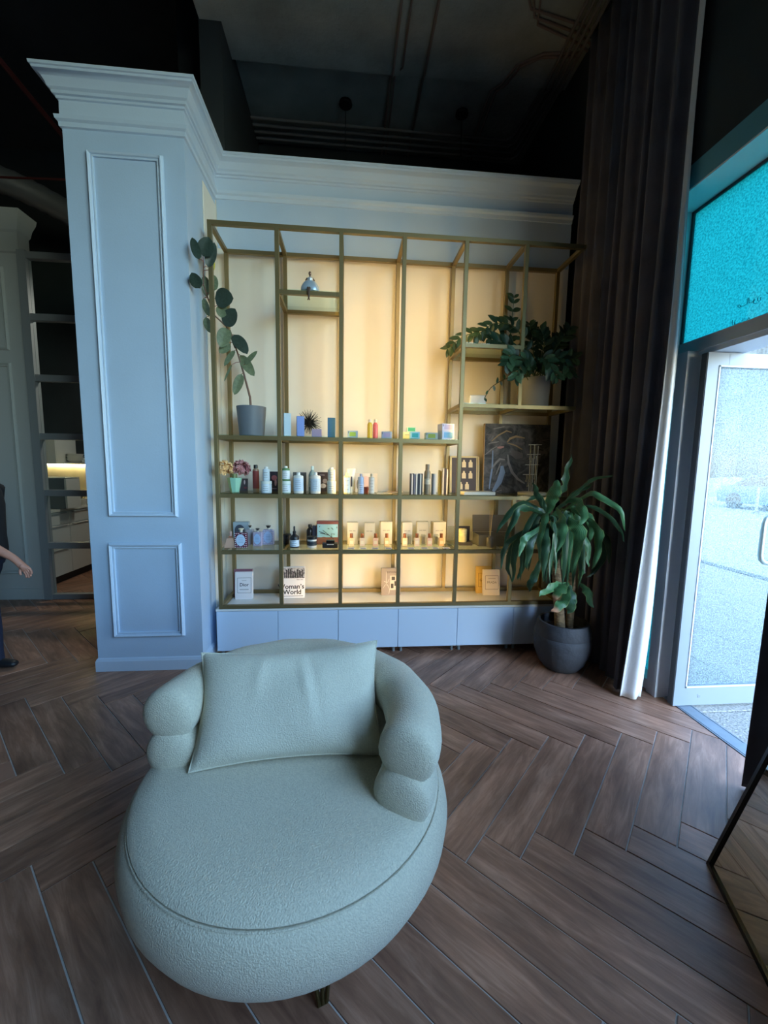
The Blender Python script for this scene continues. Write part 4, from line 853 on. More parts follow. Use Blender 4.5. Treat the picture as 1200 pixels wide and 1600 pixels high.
ZZ=[[[1.395,3.36,2.192],[1.356,3.4,2.406],[1.359,3.43,2.899]],[[1.402,3.33,2.237],[1.255,3.3,2.526],[0.955,3.27,2.544],[0.786,3.3,2.433]],[[1.443,3.3,2.232],[1.361,3.28,2.574],[1.152,3.25,2.628],[0.986,3.2,2.509]],[[1.523,3.32,2.239],[1.506,3.34,2.498],[1.473,3.35,2.66]],[[1.568,3.3,2.237],[1.565,3.27,2.48],[1.526,3.26,2.599]],[[1.595,3.3,2.238],[1.658,3.26,2.457],[1.743,3.22,2.61]],[[1.517,3.25,2.225],[1.612,3.12,2.345],[1.674,3.02,2.206]],[[1.584,3.3,2.237],[1.719,3.24,2.354],[1.791,3.2,2.372]],[[1.397,3.22,2.214],[1.252,3.08,2.345],[1.15,3.0,2.252]],[[1.441,3.2,2.212],[1.33,3.06,2.319],[1.228,3.0,2.163]],[[1.483,3.2,2.213],[1.48,3.08,2.33],[1.56,3.02,2.178]],[[1.488,3.28,2.23],[1.273,3.2,2.425],[1.069,3.14,2.471]],[[1.592,3.34,2.246],[1.677,3.36,2.459],[1.746,3.38,2.58]]]
VINE=[[1.377, 3.2, 2.234], [1.213, 3.15, 2.184], [1.128, 3.12, 2.137], [1.072, 3.1, 2.093], [1.035, 3.1, 2.025]]

# ================================================================= PLANTS
def leaf_mesh(name, m, L=1.0, W=.4, droop=.15, fold=.12, nu=8, nv=4, pw=(.75, .9), wave=0.0, ph=0.0):
    def fn(u, v):
        s = 2*v-1; prof = (math.sin(PI*u**pw[0]))**pw[1] if 0 < u < 1 else 0
        hw = W/2*max(prof, .012)
        return (L*u, s*hw, -droop*L*u*u+fold*abs(s)*hw+wave*math.sin(u*17+ph+s*2)*abs(s)*hw)
    me = G().grid(fn, nu, nv).mesh(name, m, True, 80); return me
def aim(o, base, tip, normal):
    x = Vector(tip)-Vector(base); L = x.length; x.normalize(); n = Vector(normal)
    n = (n-x*n.dot(x)).normalized(); y = n.cross(x)
    o.matrix_local = Matrix(((x.x, y.x, n.x, base[0]), (x.y, y.y, n.y, base[1]), (x.z, y.z, n.z, base[2]), (0, 0, 0, 1))) @ Matrix.Diagonal((L, L, L, 1))
def leaf_mat(name, rgb, rough=.35, edge=None):
    m = mat(name, rgb, rough, noise=.22, nscale=7, bump=.12, bscale=30); return m
M_rub, M_rub2, M_yel = leaf_mat('rubber_leaf', (52, 66, 58), .3), leaf_mat('rubber_leaf_pale', (104, 116, 88), .4), leaf_mat('yellow_leaf', (220, 206, 90), .4)
rp = thing('rubber_plant', 'leaning rubber plant with dark oval leaves in a grey tapered pot on the shelf', 'plant', (-.745, 3.26, TA))
O = Vector((-.745, 3.26, TA))
G().lathe([(.088, 0), (.092, .004), (.110, .222), (.104, .222), (.101, .19), (.0, .188)], seg=36).obj('pot', mat('slate_grey_pot', (104, 112, 122), .55, bump=.05, bscale=40), rp, True)
G().lathe([(.1, .185), (.06, .192), (.001, .195)], seg=20, cap=False).obj('soil', M_soil, rp, True)
g = G(); L1 = [Vector((-.748, 3.265, TA+.18))]+[Vector(p) for p in RST1]
g.tube([p-O for p in L1], [.010, .0085, .0075, .006, .0045], 8); g.tube([Vector(p)-O for p in RST2], [.006, .006, .0055, .005, .0045, .004], 8)
g.obj('stem', cm((110, 84, 72), .6), rp, True)
rm = {}
stemp = [Vector(a).lerp(Vector(b), k/8) for seq in (L1, RST2) for a, b in zip(seq[:-1], seq[1:]) for k in range(9)]
pet = G()
for i, (b, t, wd) in enumerate(RUB):
    if i in (0, 4): b, t = CAM+(Vector(b)-CAM)*.972, CAM+(Vector(t)-CAM)*.972
    b, t = Vector(b)-O, Vector(t)-O; L = (t-b).length; asp = max(.12, min(1.0, wd/L))
    m = M_yel if i == 3 else (M_rub if i in (0, 1, 2, 4, 7, 9, 14) else M_rub2)
    key = (round(asp, 1), m.name)
    if key not in rm: rm[key] = leaf_mesh('leaf', m, 1, max(.14, asp*1.12), .10, .10, 10, 6, (.85, .55))
    o = link(bpy.data.objects.new('leaf', rm[key]), rp); aim(o, b, t, (rnd.uniform(-.3, .4), -1, rnd.uniform(.0, .5)))
    q = min(stemp, key=lambda s: (s-O-b).length)-O
    if (q-b).length > .004: pet.tube([q, (q+b)/2+Vector((0, 0, .006)), b], [.003, .0025, .002], 6)
pet.obj('petioles', cm((134, 84, 76), .6), rp, True)['kind'] = 'stuff'

# ZZ plant
zp = thing('zz_plant', 'bushy dark green plant with glossy leaflets in a pale grey pot, upper right shelf', 'plant', (1.524, 3.29, TE))
O = Vector((1.524, 3.29, TE))
G().lathe([(.100, 0), (.106, .006), (.113, .238), (.105, .238), (.102, .2), (.0, .198)], seg=36).obj('pot', mat('pale_grey_pot', (150, 150, 148), .6), zp, True)
G().lathe([(.1, .195), (.05, .203), (.001, .206)], seg=20, cap=False).obj('soil', M_soil, zp, True)
M_zz = [leaf_mat('zz_leaf', (48, 74, 54), .28), leaf_mat('zz_leaf_bright', (78, 112, 84), .25)]
zl = [leaf_mesh('leaflet', m, 1, .50, .18, .16, 6, 4, (.9, .75)) for m in M_zz]
def bez(P, n):
    P = [Vector(p) for p in P]; out = []
    for i in range(n+1):
        t = i/n*(len(P)-1); k = min(int(t), len(P)-2); f = t-k
        p0 = P[max(k-1, 0)]; p1 = P[k]; p2 = P[k+1]; p3 = P[min(k+2, len(P)-1)]
        out.append(.5*((2*p1)+(p2-p0)*f+(2*p0-5*p1+4*p2-p3)*f*f+(3*p1-p0-3*p2+p3)*f**3))
    return out
for i, st in enumerate(ZZ):
    a = 2*PI*i/len(ZZ); P = [Vector((1.524+.05*math.cos(a), 3.29+.05*math.sin(a), TE+.20))]
    sh = [Vector(p) for p in st[1:]]
    C = bez(P+sh, 14); C = [p-O for p in C]
    s = G().tube(C, [.006-.0035*k/14 for k in range(15)], 6).obj('stem', cm((70, 92, 60), .5), zp, True)
    for k in range(3, 15):
        tg = (C[min(k+1, 14)]-C[k-1]).normalized()
        sd = tg.cross(Vector((0, -1, .35))).normalized()
        for sg in (-1, 1):
            d = (tg*.75+sd*sg*.8+Vector((0, rnd.uniform(-.5, .2), rnd.uniform(-.25, .1)))).normalized()
            L = rnd.uniform(.078, .105)*(1-.3*max(0, k-11)/3)
            o = link(bpy.data.objects.new('leaflet', zl[1 if (i in (6, 7, 8, 9, 10) and rnd.random() < .5) else 0]), s)
            aim(o, C[k], C[k]+d*L, (rnd.uniform(-.4, .4), -1, rnd.uniform(.2, .9)))
C = [Vector(p)-O for p in bez([[1.44, 3.24, TE+.2]]+VINE, 12)]
s = G().tube(C, .0035, 6).obj('stem', cm((96, 88, 60), .6), zp, True)
for k in range(2, 13):
    if k in (9, 10): continue
    o = link(bpy.data.objects.new('leaflet', zl[1 if k % 2 else 0]), s); d = Vector((rnd.uniform(-.7, .3), rnd.uniform(-.4, .1), rnd.choice((-1, 1))*rnd.uniform(.3, .9))).normalized()
    aim(o, C[k], C[k]+d*rnd.uniform(.025, .05), (rnd.uniform(-.5, .5), -1, .3))
tag(G().box((-.066, -.05, 0), (.066, .05, .078), .006).obj('ceramic_dish', cm((196, 200, 204), .35)), 'small square pale grey dish on the upper right shelf', 'dish').location = (1.012, 3.24, TE)

# dracaena
dp = thing('dracaena', 'large dracaena with long drooping green leaves in a dark round pot by the curtain', 'plant', (1.615, 2.80, 0))
O = Vector((1.615, 2.80, 0))
G().lathe([(.105, .0), (.125, .008), (.165, .06), (.195, .14), (.207, .22), (.203, .262), (.198, .268), (.200, .276), (.188, .335), (.176, .368), (.160, .368), (.165, .33), (.17, .30), (0, .298)], seg=44).obj('pot', M_pot, dp, True)
G().lathe([(.168, .297), (.08, .305), (.001, .31)], seg=24, cap=False).obj('soil', M_soil, dp, True)
M_bark = mat('cane_bark', (150, 124, 92), .85, noise=.3, nscale=12, bump=.5, bscale=30, stretch=(1, 1, 6))
T1 = [Vector(p)-O for p in ([1.595, 2.8, .29], [1.555, 2.79, .565], [1.514, 2.78, .81], [1.464, 2.77, 1.049], [1.439, 2.77, 1.132])]
T2 = [Vector(p)-O for p in ([1.675, 2.82, .29], [1.665, 2.80, .563], [1.636, 2.78, .809], [1.595, 2.77, 1.049], [1.575, 2.77, 1.16])]
G().tube(bez(T1, 10), [.038-.0018*k for k in range(11)], 12).obj('cane', M_bark, dp, True)
G().tube(bez(T2, 10), [.030-.0014*k for k in range(11)], 12).obj('cane', M_bark, dp, True)
def dr_mat(name, a, b, tip=None):
    m = mat(name, a, .34); t = m.node_tree; bs = t.nodes['Principled BSDF']; N = t.nodes.new
    at = N('ShaderNodeUVMap') if False else N('ShaderNodeAttribute'); at.attribute_name = 'blade'; sx = N('ShaderNodeSeparateXYZ'); t.links.new(at.outputs['Vector'], sx.inputs[0])
    wv = N('ShaderNodeMath'); wv.operation = 'SINE'; mu = N('ShaderNodeMath'); mu.operation = 'MULTIPLY'; mu.inputs[1].default_value = 26
    t.links.new(sx.outputs['Y'], mu.inputs[0]); t.links.new(mu.outputs[0], wv.inputs[0])
    mr = N('ShaderNodeMapRange'); mr.inputs['From Min'].default_value = -1; t.links.new(wv.outputs[0], mr.inputs['Value'])
    mx = N('ShaderNodeMix'); mx.data_type = 'RGBA'; mx.inputs['A'].default_value = lin(a); mx.inputs['B'].default_value = lin(b); t.links.new(mr.outputs[0], mx.inputs['Factor'])
    last = mx.outputs['Result']
    ab_ = N('ShaderNodeMath'); ab_.operation = 'ABSOLUTE'; t.links.new(sx.outputs['Y'], ab_.inputs[0]); re = N('ShaderNodeMapRange'); re.inputs['From Min'].default_value = .8; re.inputs['From Max'].default_value = 1.05; re.inputs['To Max'].default_value = .6
    t.links.new(ab_.outputs[0], re.inputs['Value']); m4 = N('ShaderNodeMix'); m4.data_type = 'RGBA'; m4.inputs['B'].default_value = lin((150, 168, 96)); t.links.new(re.outputs[0], m4.inputs['Factor']); t.links.new(last, m4.inputs['A']); last = m4.outputs['Result']
    if tip:
        r2_ = N('ShaderNodeMapRange'); r2_.inputs['From Min'].default_value = .72; r2_.inputs['From Max'].default_value = .82; t.links.new(sx.outputs['X'], r2_.inputs['Value'])
        m2 = N('ShaderNodeMix'); m2.data_type = 'RGBA'; m2.inputs['B'].default_value = lin(tip); t.links.new(r2_.outputs[0], m2.inputs['Factor']); t.links.new(last, m2.inputs['A']); last = m2.outputs['Result']
    t.links.new(last, bs.inputs['Base Color'])
    bs.inputs['Roughness'].default_value = .42; bs.inputs['Specular IOR Level'].default_value = .45
    return m
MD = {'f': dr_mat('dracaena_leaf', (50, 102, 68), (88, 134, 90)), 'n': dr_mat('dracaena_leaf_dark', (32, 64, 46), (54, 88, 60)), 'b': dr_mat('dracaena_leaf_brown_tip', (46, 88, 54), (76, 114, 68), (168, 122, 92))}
def blade(kind, wd, pts, ph):
    C = [p-O for p in bez(pts, 16)]; vs = []; nv = 4; at = []
    view = (CAM-O-C[8]).normalized(); kx = random.Random(int(ph*100)+3); f1, f2, tw = kx.uniform(10, 16), kx.uniform(20, 28), kx.uniform(-.7, .7)
    for i, p in enumerate(C):
        t = (C[min(i+1, 16)]-C[max(i-1, 0)]).normalized(); u = i/16
        sd = t.cross(view+Vector((.5*math.sin(ph)+tw*u, 0, .6*math.cos(ph*1.7)))).normalized(); nn = sd.cross(t).normalized()
        hw = wd*.46*min(1, .22+1.9*u)*(1-max(0, (u-.45)/.55)**2.0)+.0012
        p = p+sd*.006*math.sin(f1*u+ph)*min(1, 2*u)+nn*.007*math.sin(f2*.5*u+ph)*u
        for j in range(nv+1):
            s = 2*j/nv-1
            off = -.22*abs(s)*hw+.34*hw*math.sin(u*f2+ph+(1.6 if s > 0 else 0))*s*s
            vs.append(p+sd*s*hw*(1+.10*math.sin(u*f2*1.3+ph+s))+nn*off); at.append((u, s, 0))
    g = G(); g.add(vs, [(i*(nv+1)+j, i*(nv+1)+j+1, (i+1)*(nv+1)+j+1, (i+1)*(nv+1)+j) for i in range(16) for j in range(nv)])
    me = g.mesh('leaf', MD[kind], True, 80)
    a = me.attributes.new('blade', 'FLOAT_VECTOR', 'POINT'); a.data.foreach_set('vector', [c for q in at for c in q])
    link(bpy.data.objects.new('leaf', me), dp)
for i, (k, wd, pts) in enumerate(DRA): blade(k, wd, pts, i*1.9)
for i in range(32):                                 # inner drooping leaves that fill the crown
    a = rnd.uniform(0, 2*PI); rr = rnd.uniform(.10, .26); c = Vector((rnd.choice((1.44, 1.575)), 2.77, rnd.uniform(1.05, 1.15)))
    d = Vector((math.cos(a), math.sin(a)*.7, 0)); up = rnd.uniform(.02, .12); dn = rnd.uniform(.20, .42)
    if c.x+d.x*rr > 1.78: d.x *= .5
    blade('n' if i % 3 else 'f', rnd.uniform(.04, .062), [c, c+d*rr*.5+Vector((0, 0, up)), c+d*rr+Vector((0, 0, up*.3-dn*.3)), c+d*rr*1.1+Vector((0, 0, -dn))], i*2.3)

# ================================================================= ARMCHAIR
ac_c = Vector((-.185, 1.352, 0))
ch = thing('armchair', 'round cream boucle lounge chair with a double roll backrest in front of the shelving', 'armchair', ac_c)
G().lathe([(.0, .15), (.40, .15), (.442, .158), (.478, .184), (.510, .23), (.535, .285), (.541, .34), (.532, .382), (.516, .410), (.506, .417), (.45, .41), (0, .41)], seg=72, cap=False).obj('seat_base', M_boucle, ch, True, 60)
G().lathe([(0, .40), (.46, .405), (.502, .416), (.507, .426), (.494, .441), (.43, .456), (.30, .464), (.0, .466)], seg=72, cap=False).obj('seat_cushion', M_boucle, ch, True, 60)
g = G(); g.tube([((.509)*math.cos(2*PI*k/72), .509*math.sin(2*PI*k/72), .4175) for k in range(72)], .0032, 6, closed=True); g.obj('piping', M_boucle, ch, True)
bc = Vector((-.196, 1.328, 0))-ac_c
def roll(R_, r, z, a0, a1, n=40, sq=1.0):
    pts, rs = [], []
    for k in range(n+1):
        a = math.radians(a0+(a1-a0)*k/n); pts.append((bc.x+R_*math.cos(a), bc.y+R_*math.sin(a), z)); rs.append(r*(1+.02*math.sin(k*1.3)))
    def cap_(i, sgn):
        a = math.radians((a0, a1)[i]); tx, ty = -math.sin(a)*sgn, math.cos(a)*sgn; p = pts[0 if i == 0 else -1]
        P, Rr = [], []
        for q in (.30, .55, .78, .92, 1.0):
            P.append((p[0]+tx*r*.42*q, p[1]+ty*r*.42*q, z)); Rr.append(r*(max(.03, 1-q**2.6))**.5 if q < 1 else r*.04)
        return P, Rr
    p0, r0 = cap_(0, -1); p1, r1 = cap_(1, 1)
    return G().tube(p0[::-1]+pts+p1, r0[::-1]+rs+r1, 22)
roll(.415, .093, .488, -28, 173).obj('lower_roll', M_boucle, ch, True, 70)
roll(.425, .094, .626, -26, 172).obj('upper_roll', M_boucle, ch, True, 70)
for i in range(4):
    a = math.radians(-72+90*i); c, s = math.cos(a), math.sin(a); l = G()
    for w_ in (-.03, 0, .03): l.tube([(.375*c-w_*s, .375*s+w_*c, .155), (.395*c-w_*.35*s, .395*s+w_*.35*c, .006)], .0065, 8)
    l.tube([(.395*c+.014*s, .395*s-.014*c, .005), (.395*c-.014*s, .395*s+.014*c, .005)], .005, 6)
    l.obj('leg', M_brass, ch, True)
# cushion
TL, TR, BL, BR = Vector((-.556, 1.535, .775)), Vector((.118, 1.555, .80)), Vector((-.528, 1.30, .468)), Vector((.135, 1.335, .472))
cen = (TL+TR+BL+BR)/4; nrm = (TR-TL).cross(BL-TL).normalized()
if nrm.y > 0: nrm = -nrm
def pil(side):
    def fn(u, v):
        s, t = 2*u-1, 2*v-1
        pin_u = 1-.075*(1-t*t)**1.0*abs(s)**3; pin_v = 1-.11*(1-s*s)*abs(t)**3
        uu, vv = (s*pin_u+1)/2, (t*pin_v+1)/2
        p = (BL*(1-uu)+BR*uu)*(1-vv)+(TL*(1-uu)+TR*uu)*vv
        th = .082*((1-s**4)*(1-t**4))**.62
        wr = .004*math.sin(5*v+9*u*u+2)*(1-s**4)*(1-t**4)+.009*math.exp(-((s+.35-.1*t)/.06)**2)*max(0, .7-abs(t-.45))+.007*math.sin(9*u+3*math.sin(4*v))*math.exp(-((s-.15)**2)*5)*(1-t*t)+.011*math.exp(-((s-.22+.12*t)/.045)**2)*max(0, .75-abs(t-.25))-.006*math.exp(-((s-.3+.1*t)/.05)**2)*max(0, .8-abs(t-.2)) + .006*math.sin(14*(s+t))*max(0, s-.35)*max(0, -t)
        return p+nrm*side*(th+(wr if side > 0 else 0))-cen
    return fn
cu = thing('cushion', 'cream rectangular scatter cushion leaning on the armchair backrest', 'cushion', cen)
g = G().grid(pil(1), 48, 32); g.grid(pil(-1), 48, 32)
ob_ = g.obj('cover', M_linen, cu, True, 80)
edge = []
for k in range(49): edge.append(pil(1)(k/48, 0))
for k in range(1, 33): edge.append(pil(1)(1, k/32))
for k in range(1, 49): edge.append(pil(1)(1-k/48, 1))
for k in range(1, 32): edge.append(pil(1)(0, 1-k/32))
G().tube(edge, .0035, 6, closed=True).obj('seam', M_linen, cu, True)

# ================================================================= CURTAINS
def curtain(name, label, y0, y1, z0, z1, folds, amp, xc, flare, seed, lining):
    R_ = random.Random(seed); t = thing(name, label, 'curtain', (0, 0, 0)); ph = [R_.uniform(-.6, .6) for _ in range(40)]; am = [R_.uniform(.65, 1.25) for _ in range(40)]
    n = folds*14; cw = [R_.uniform(.6, 1.5) for _ in range(folds)]; cs = [sum(cw[:q])/sum(cw) for q in range(folds+1)]
    def X_(u, z):
        q = min(folds-1, max(j for j in range(folds) if cs[j] <= u+1e-9)); k = q+(u-cs[q])/(cs[q+1]-cs[q]); i = int(k); a = am[i % 40]*(1-(k-i))+am[(i+1) % 40]*(k-i)
        zf = (z-z0)/(z1-z0); s = math.sin(2*PI*k+ph[i % 40]*.3*(1-zf))
        return xc+amp*a*(.75+.35*(1-zf))*math.copysign(abs(s)**.8, s)+.006*math.sin(7*zf+3*k)
    def fn(u, v):
        z = z0+(z1-z0)*v**1.3; fl = flare*(max(0, 1-(z-z0)/2.6))**1.5
        w_ = (1-abs(2*u-1)) if lining is None else max(0, 1-u*6)
        y = y0+(y1-y0)*u+.012*math.sin(4*PI*u*folds+1.3)*(1-v)
        return (X_(u, z)-fl*w_, y, z)
    return t, fn, n
t, fn, n = curtain('window_curtain', 'tall charcoal curtain with a white lined edge left of the street door', 2.37, 3.46, .012, 4.90, 9, .038, 1.905, .115, 5, True)
o = G().grid(fn, n, 40).obj('cloth', M_curtain, t, True, 80); o.modifiers.new('thickness', 'SOLIDIFY').thickness = .004
def lin_fn(u, v):
    z = .012+4.88*v**1.3; p = Vector(fn(0, v)); f = max(0, 1-z/3.6)
    w_ = .010+.118*f*f**.3+.010*math.sin(3*z)*f
    p = Vector((p.x, 2.362, z))
    x = p.x+w_*u; y = p.y-.030*u+.020*f*math.sin(2*PI*u*1.25+.6)
    return (x, y, z-.010*(1-u)*max(0, .3-v)+.02*u*max(0, .25-v))
o = G().grid(lin_fn, 16, 40).obj('lining', M_lining, t, True, 80); o.modifiers.new('thickness', 'SOLIDIFY').thickness = .003
G().tube([(1.905, 2.2, 4.915), (1.905, 3.48, 4.915)], .012, 8).obj('track', M_blackmat, t)
t, fn2, n = curtain('window_curtain', 'near charcoal curtain at the right edge behind the standing mirror', 1.60, .80, .012, 4.90, 6, .05, 1.875, .0, 11, None)
o = G().grid(fn2, n, 40).obj('cloth', M_curtain, t, True, 80); o.modifiers.new('thickness', 'SOLIDIFY').thickness = .004
G().tube([(1.875, .78, 4.915), (1.875, 1.64, 4.915)], .012, 8).obj('track', M_blackmat, t)

# ================================================================= STANDING MIRROR
mi = thing('standing_mirror', 'tall leaning mirror with a thin black frame at the lower right', 'mirror', (1.375, 1.276, 0))
b_ = Vector((-.374, -.928, 0)).normalized(); pr_ = Vector((.928, -.374, 0)).normalized()
up_ = (Vector((0, 0, 1))+pr_*.275).normalized(); nm_ = b_.cross(up_).normalized()
if nm_.dot(pr_) > 0: nm_ = -nm_                    # towards the room
MM = Matrix(((b_.x, -nm_.x, up_.x, 0), (b_.y, -nm_.y, up_.y, 0), (b_.z, -nm_.z, up_.z, .003), (0, 0, 0, 1)))
MW, MH, FW = .68, 1.72, .014
g = G()
for a, c in (((0, 0, 0), (FW, .026, MH)), ((MW-FW, 0, 0), (MW, .026, MH)), ((FW, 0, 0), (MW-FW, .026, FW)), ((FW, 0, MH-FW), (MW-FW, .026, MH))): g.mbox(MM, a, c)
g.obj('frame', M_black, mi)
G().mbox(MM, (FW, .008, FW), (MW-FW, .012, MH-FW)).obj('glass', M_mirror, mi)
G().mbox(MM, (FW, .013, FW), (MW-FW, .024, MH-FW)).obj('backing', M_blackmat, mi)

# ================================================================= PERSON at the left edge
def skin(name, verts, edges, m, parent, root=0, sub=2):
    me = bpy.data.meshes.new(name); me.from_pydata([v[0] for v in verts], edges, []); me.materials.append(m)
    o = link(bpy.data.objects.new(name, me), parent)
    md = o.modifiers.new('skin', 'SKIN'); md.use_smooth_shade = True
    for i, v in enumerate(verts):
        r = v[1]; sv = me.skin_vertices[0].data[i]; sv.radius = r if isinstance(r, tuple) else (r, r); sv.use_root = (i == root)
    subsurf(o, sub); return o
pe = thing('person', 'person in black short sleeved shirt and dark blue trousers, arm reaching forward', 'person', (-2.628, 3.10, 0)); pe.scale = (.95, .95, .95)
# local frame: +x is where the person faces, -y the side towards the camera
V = [((0, 0, .93), .115), ((.0, 0, 1.05), .112), ((.005, 0, 1.2), .118), ((-.005, 0, 1.34), (.135, .095)), ((-.01, 0, 1.42), .06), ((.005, 0, 1.475), .05), ((.015, 0, 1.54), (.075, .085)), ((.02, 0, 1.61), (.075, .09)), ((.015, 0, 1.665), (.05, .06)),
     ((-.005, -.165, 1.375), .058), ((.05, -.205, 1.22), .050), ((.14, -.225, 1.07), .040), ((.26, -.215, .965), .036), ((.39, -.20, .875), .026), ((.422, -.197, .838), (.030, .022)), ((.445, -.195, .81), (.030, .018)),
     ((-.005, .165, 1.375), .058), ((-.07, .205, 1.22), .050), ((-.13, .22, 1.08), .040), ((-.12, .22, .95), .034), ((-.11, .215, .85), .026), ((-.105, .21, .80), (.028, .02)),
     ((.0, -.085, .86), .088), ((.05, -.09, .64), .072), ((.075, -.09, .48), .055), ((.09, -.09, .30), .052), ((.09, -.09, .10), .036), ((.12, -.09, .045), .034), ((.19, -.092, .03), .03),
     ((-.01, .085, .86), .088), ((-.09, .09, .64), .072), ((-.13, .09, .49), .055), ((-.21, .09, .31), .05), ((-.31, .09, .14), .036), ((-.28, .09, .06), .034), ((-.21, .09, .03), .03)]
E_ = [(0,1),(1,2),(2,3),(3,4),(4,5),(5,6),(6,7),(7,8),(3,9),(9,10),(10,11),(11,12),(12,13),(13,14),(14,15),(3,16),(16,17),(17,18),(18,19),(19,20),(20,21),(0,22),(22,23),(23,24),(24,25),(25,26),(26,27),(27,28),(0,29),(29,30),(30,31),(31,32),(32,33),(33,34),(34,35)]
def add_hand(base, tip_dir, side):                  # fingers rooted in the palm
    b = Vector(base); d = Vector(tip_dir).normalized(); s_ = Vector(side).normalized(); dn = d.cross(s_).normalized()
    root = len(V)-0
    for f, (off, l) in enumerate(((-.022, .055), (-.008, .064), (.007, .060), (.021, .046))):
        p0 = b+s_*off; i0 = len(V); V.append((tuple(p0), .0095)); V.append((tuple(p0+d*l*.55+dn*.004), .0085)); V.append((tuple(p0+d*l*.9+dn*.016), .0075)); E_.extend([(base_idx, i0), (i0, i0+1), (i0+1, i0+2)])
    i0 = len(V); p0 = b-d*.035-s_*.028; V.append((tuple(p0), .011)); V.append((tuple(p0-s_*.016+d*.028+dn*.01), .0095)); V.append((tuple(p0-s_*.014+d*.05+dn*.02), .008)); E_.extend([(base_idx-1, i0), (i0, i0+1), (i0+1, i0+2)])
base_idx = 15; add_hand((.46, -.193, .79), (.45, .02, -.9), (.85, 0, .45))
base_idx = 21; add_hand((-.10, .207, .775), (.1, 0, -.99), (.95, 0, .3))
skin('body', V, E_, M_skin, pe)
M_shirt = mat('black_cotton', (24, 24, 28), .85, noise=.1, nscale=30); M_jean = mat('dark_blue_denim', (30, 36, 58), .85, noise=.15, nscale=60)
def loft(rings, seg=24):                            # rings: (cx, cy, z, half depth, half width)
    vs = [(cx+dx*math.cos(2*PI*k/seg), cy_+dy*math.sin(2*PI*k/seg), z) for cx, cy_, z, dx, dy in rings for k in range(seg)]
    return G().add(vs, [(r*seg+k, r*seg+(k+1) % seg, (r+1)*seg+(k+1) % seg, (r+1)*seg+k) for r in range(len(rings)-1) for k in range(seg)])
g = loft([(0, 0, .825, .138, .172), (.005, 0, .90, .140, .174), (.008, 0, 1.0, .134, .166), (.010, 0, 1.12, .136, .166), (.008, 0, 1.24, .138, .178), (-.002, 0, 1.34, .122, .186), (-.008, 0, 1.395, .098, .165), (-.008, 0, 1.43, .076, .105), (-.004, 0, 1.452, .060, .068)])
for sy, pts in ((-1, ((-.005, -.13, 1.36), (-.005, -.165, 1.35), (.02, -.19, 1.28), (.05, -.207, 1.20), (.068, -.211, 1.165))), (1, ((-.005, .13, 1.36), (-.005, .165, 1.35), (-.035, .19, 1.28), (-.07, .205, 1.20), (-.088, .21, 1.165)))):
    g.tube(pts, [.062, .070, .068, .068, .070], 16, cap=False)
g.obj('shirt', M_shirt, pe, True, 80)
g = loft([(0, 0, .96, .122, .155), (0, 0, .90, .130, .165), (0, 0, .84, .130, .168), (.0, 0, .78, .110, .150)])
g.tube([(0, -.08, .86), (.025, -.085, .74), (.06, -.09, .60), (.078, -.09, .48), (.09, -.09, .30), (.088, -.09, .14), (.088, -.09, .065)], [.092, .094, .084, .074, .068, .064, .068], 18)
g.tube([(-.01, .08, .86), (-.045, .085, .74), (-.10, .09, .61), (-.13, .09, .49), (-.21, .09, .31), (-.285, .09, .19), (-.315, .09, .125)], [.092, .094, .084, .074, .066, .062, .064], 18)
g.obj('trousers', M_jean, pe, True, 80)
M_shoe = mat('black_shoe', (26, 28, 32), .5)
for (x, y, z, tilt) in ((.135, -.09, .042, 0), (-.245, .09, .075, .35)):
    skin('shoe', [((x-.07, y, z+.012), (.036, .042)), ((x, y, z), (.042, .038)), ((x+.075, y, z-.006-tilt*.06), (.042, .03)), ((x+.125, y, z-.010-tilt*.09), (.034, .022))], [(0,1),(1,2),(2,3)], M_shoe, pe)
G().grid(lambda u, v: (.005+.094*math.sin(v*PI*.62)*math.cos(2*PI*u)-.012, .083*math.sin(v*PI*.62)*math.sin(2*PI*u), 1.60+.105*math.cos(v*PI*.62)+(.0 if math.cos(2*PI*u) < .3 else .05*v)), 24, 8).obj('hair', mat('dark_brown_hair', (44, 32, 28), .6, noise=.3, nscale=40), pe, True)
for s in (-1, 1):
    G().ball((.098, .032*s, 1.585), .010, 10, 8).obj('eye', cm((230, 228, 222), .2), pe, True); G().ball((-.002, .086*s, 1.575), .022, 10, 8, (.8, .35, 1.3)).obj('ear', M_skin, pe, True)
G().tube([(.10, 0, 1.59), (.114, 0, 1.556), (.100, 0, 1.548)], [.007, .010, .008], 8).obj('nose', M_skin, pe, True); G().ball((.097, 0, 1.515), .018, 10, 6, (.5, 1.1, .35)).obj('mouth', cm((150, 84, 80), .5), pe, True)

# ================================================================= KITCHEN behind the glazed partition
M_kit = mat('pale_kitchen_front', (206, 208, 204), .45)
kb = thing('kitchen_counter', 'pale kitchen counter with drawers behind the glazed partition', 'counter', (-3.49, 5.9, 0))
G().box((-.58, -1.05, .10), (-.02, .52, .88)).obj('body', M_kit, kb); G().box((-.55, -1.05, 0), (-.06, .52, .10)).obj('plinth', M_blackmat, kb)
G().box((-.6, -1.07, .885), (.01, .54, .915)).obj('worktop', cm((214, 214, 206), .3, noise=.15, nscale=10), kb)
for i in range(3):
    for z0, z1 in ((.105, .43), (.435, .72), (.725, .875)):
        dw = G().box((-.02, -1.045+i*.52, z0), (0, -.53+i*.52, z1), .002).obj('drawer', M_kit, kb); G().box((0, -1.0+i*.52, z1-.02), (.010, -.58+i*.52, z1-.010)).obj('finger_pull', M_fgrey, dw)
kc = thing('kitchen_wall_unit', 'tall white wall unit above the kitchen counter behind the glass', 'cabinet', (-4.02, 6.2, 1.45))
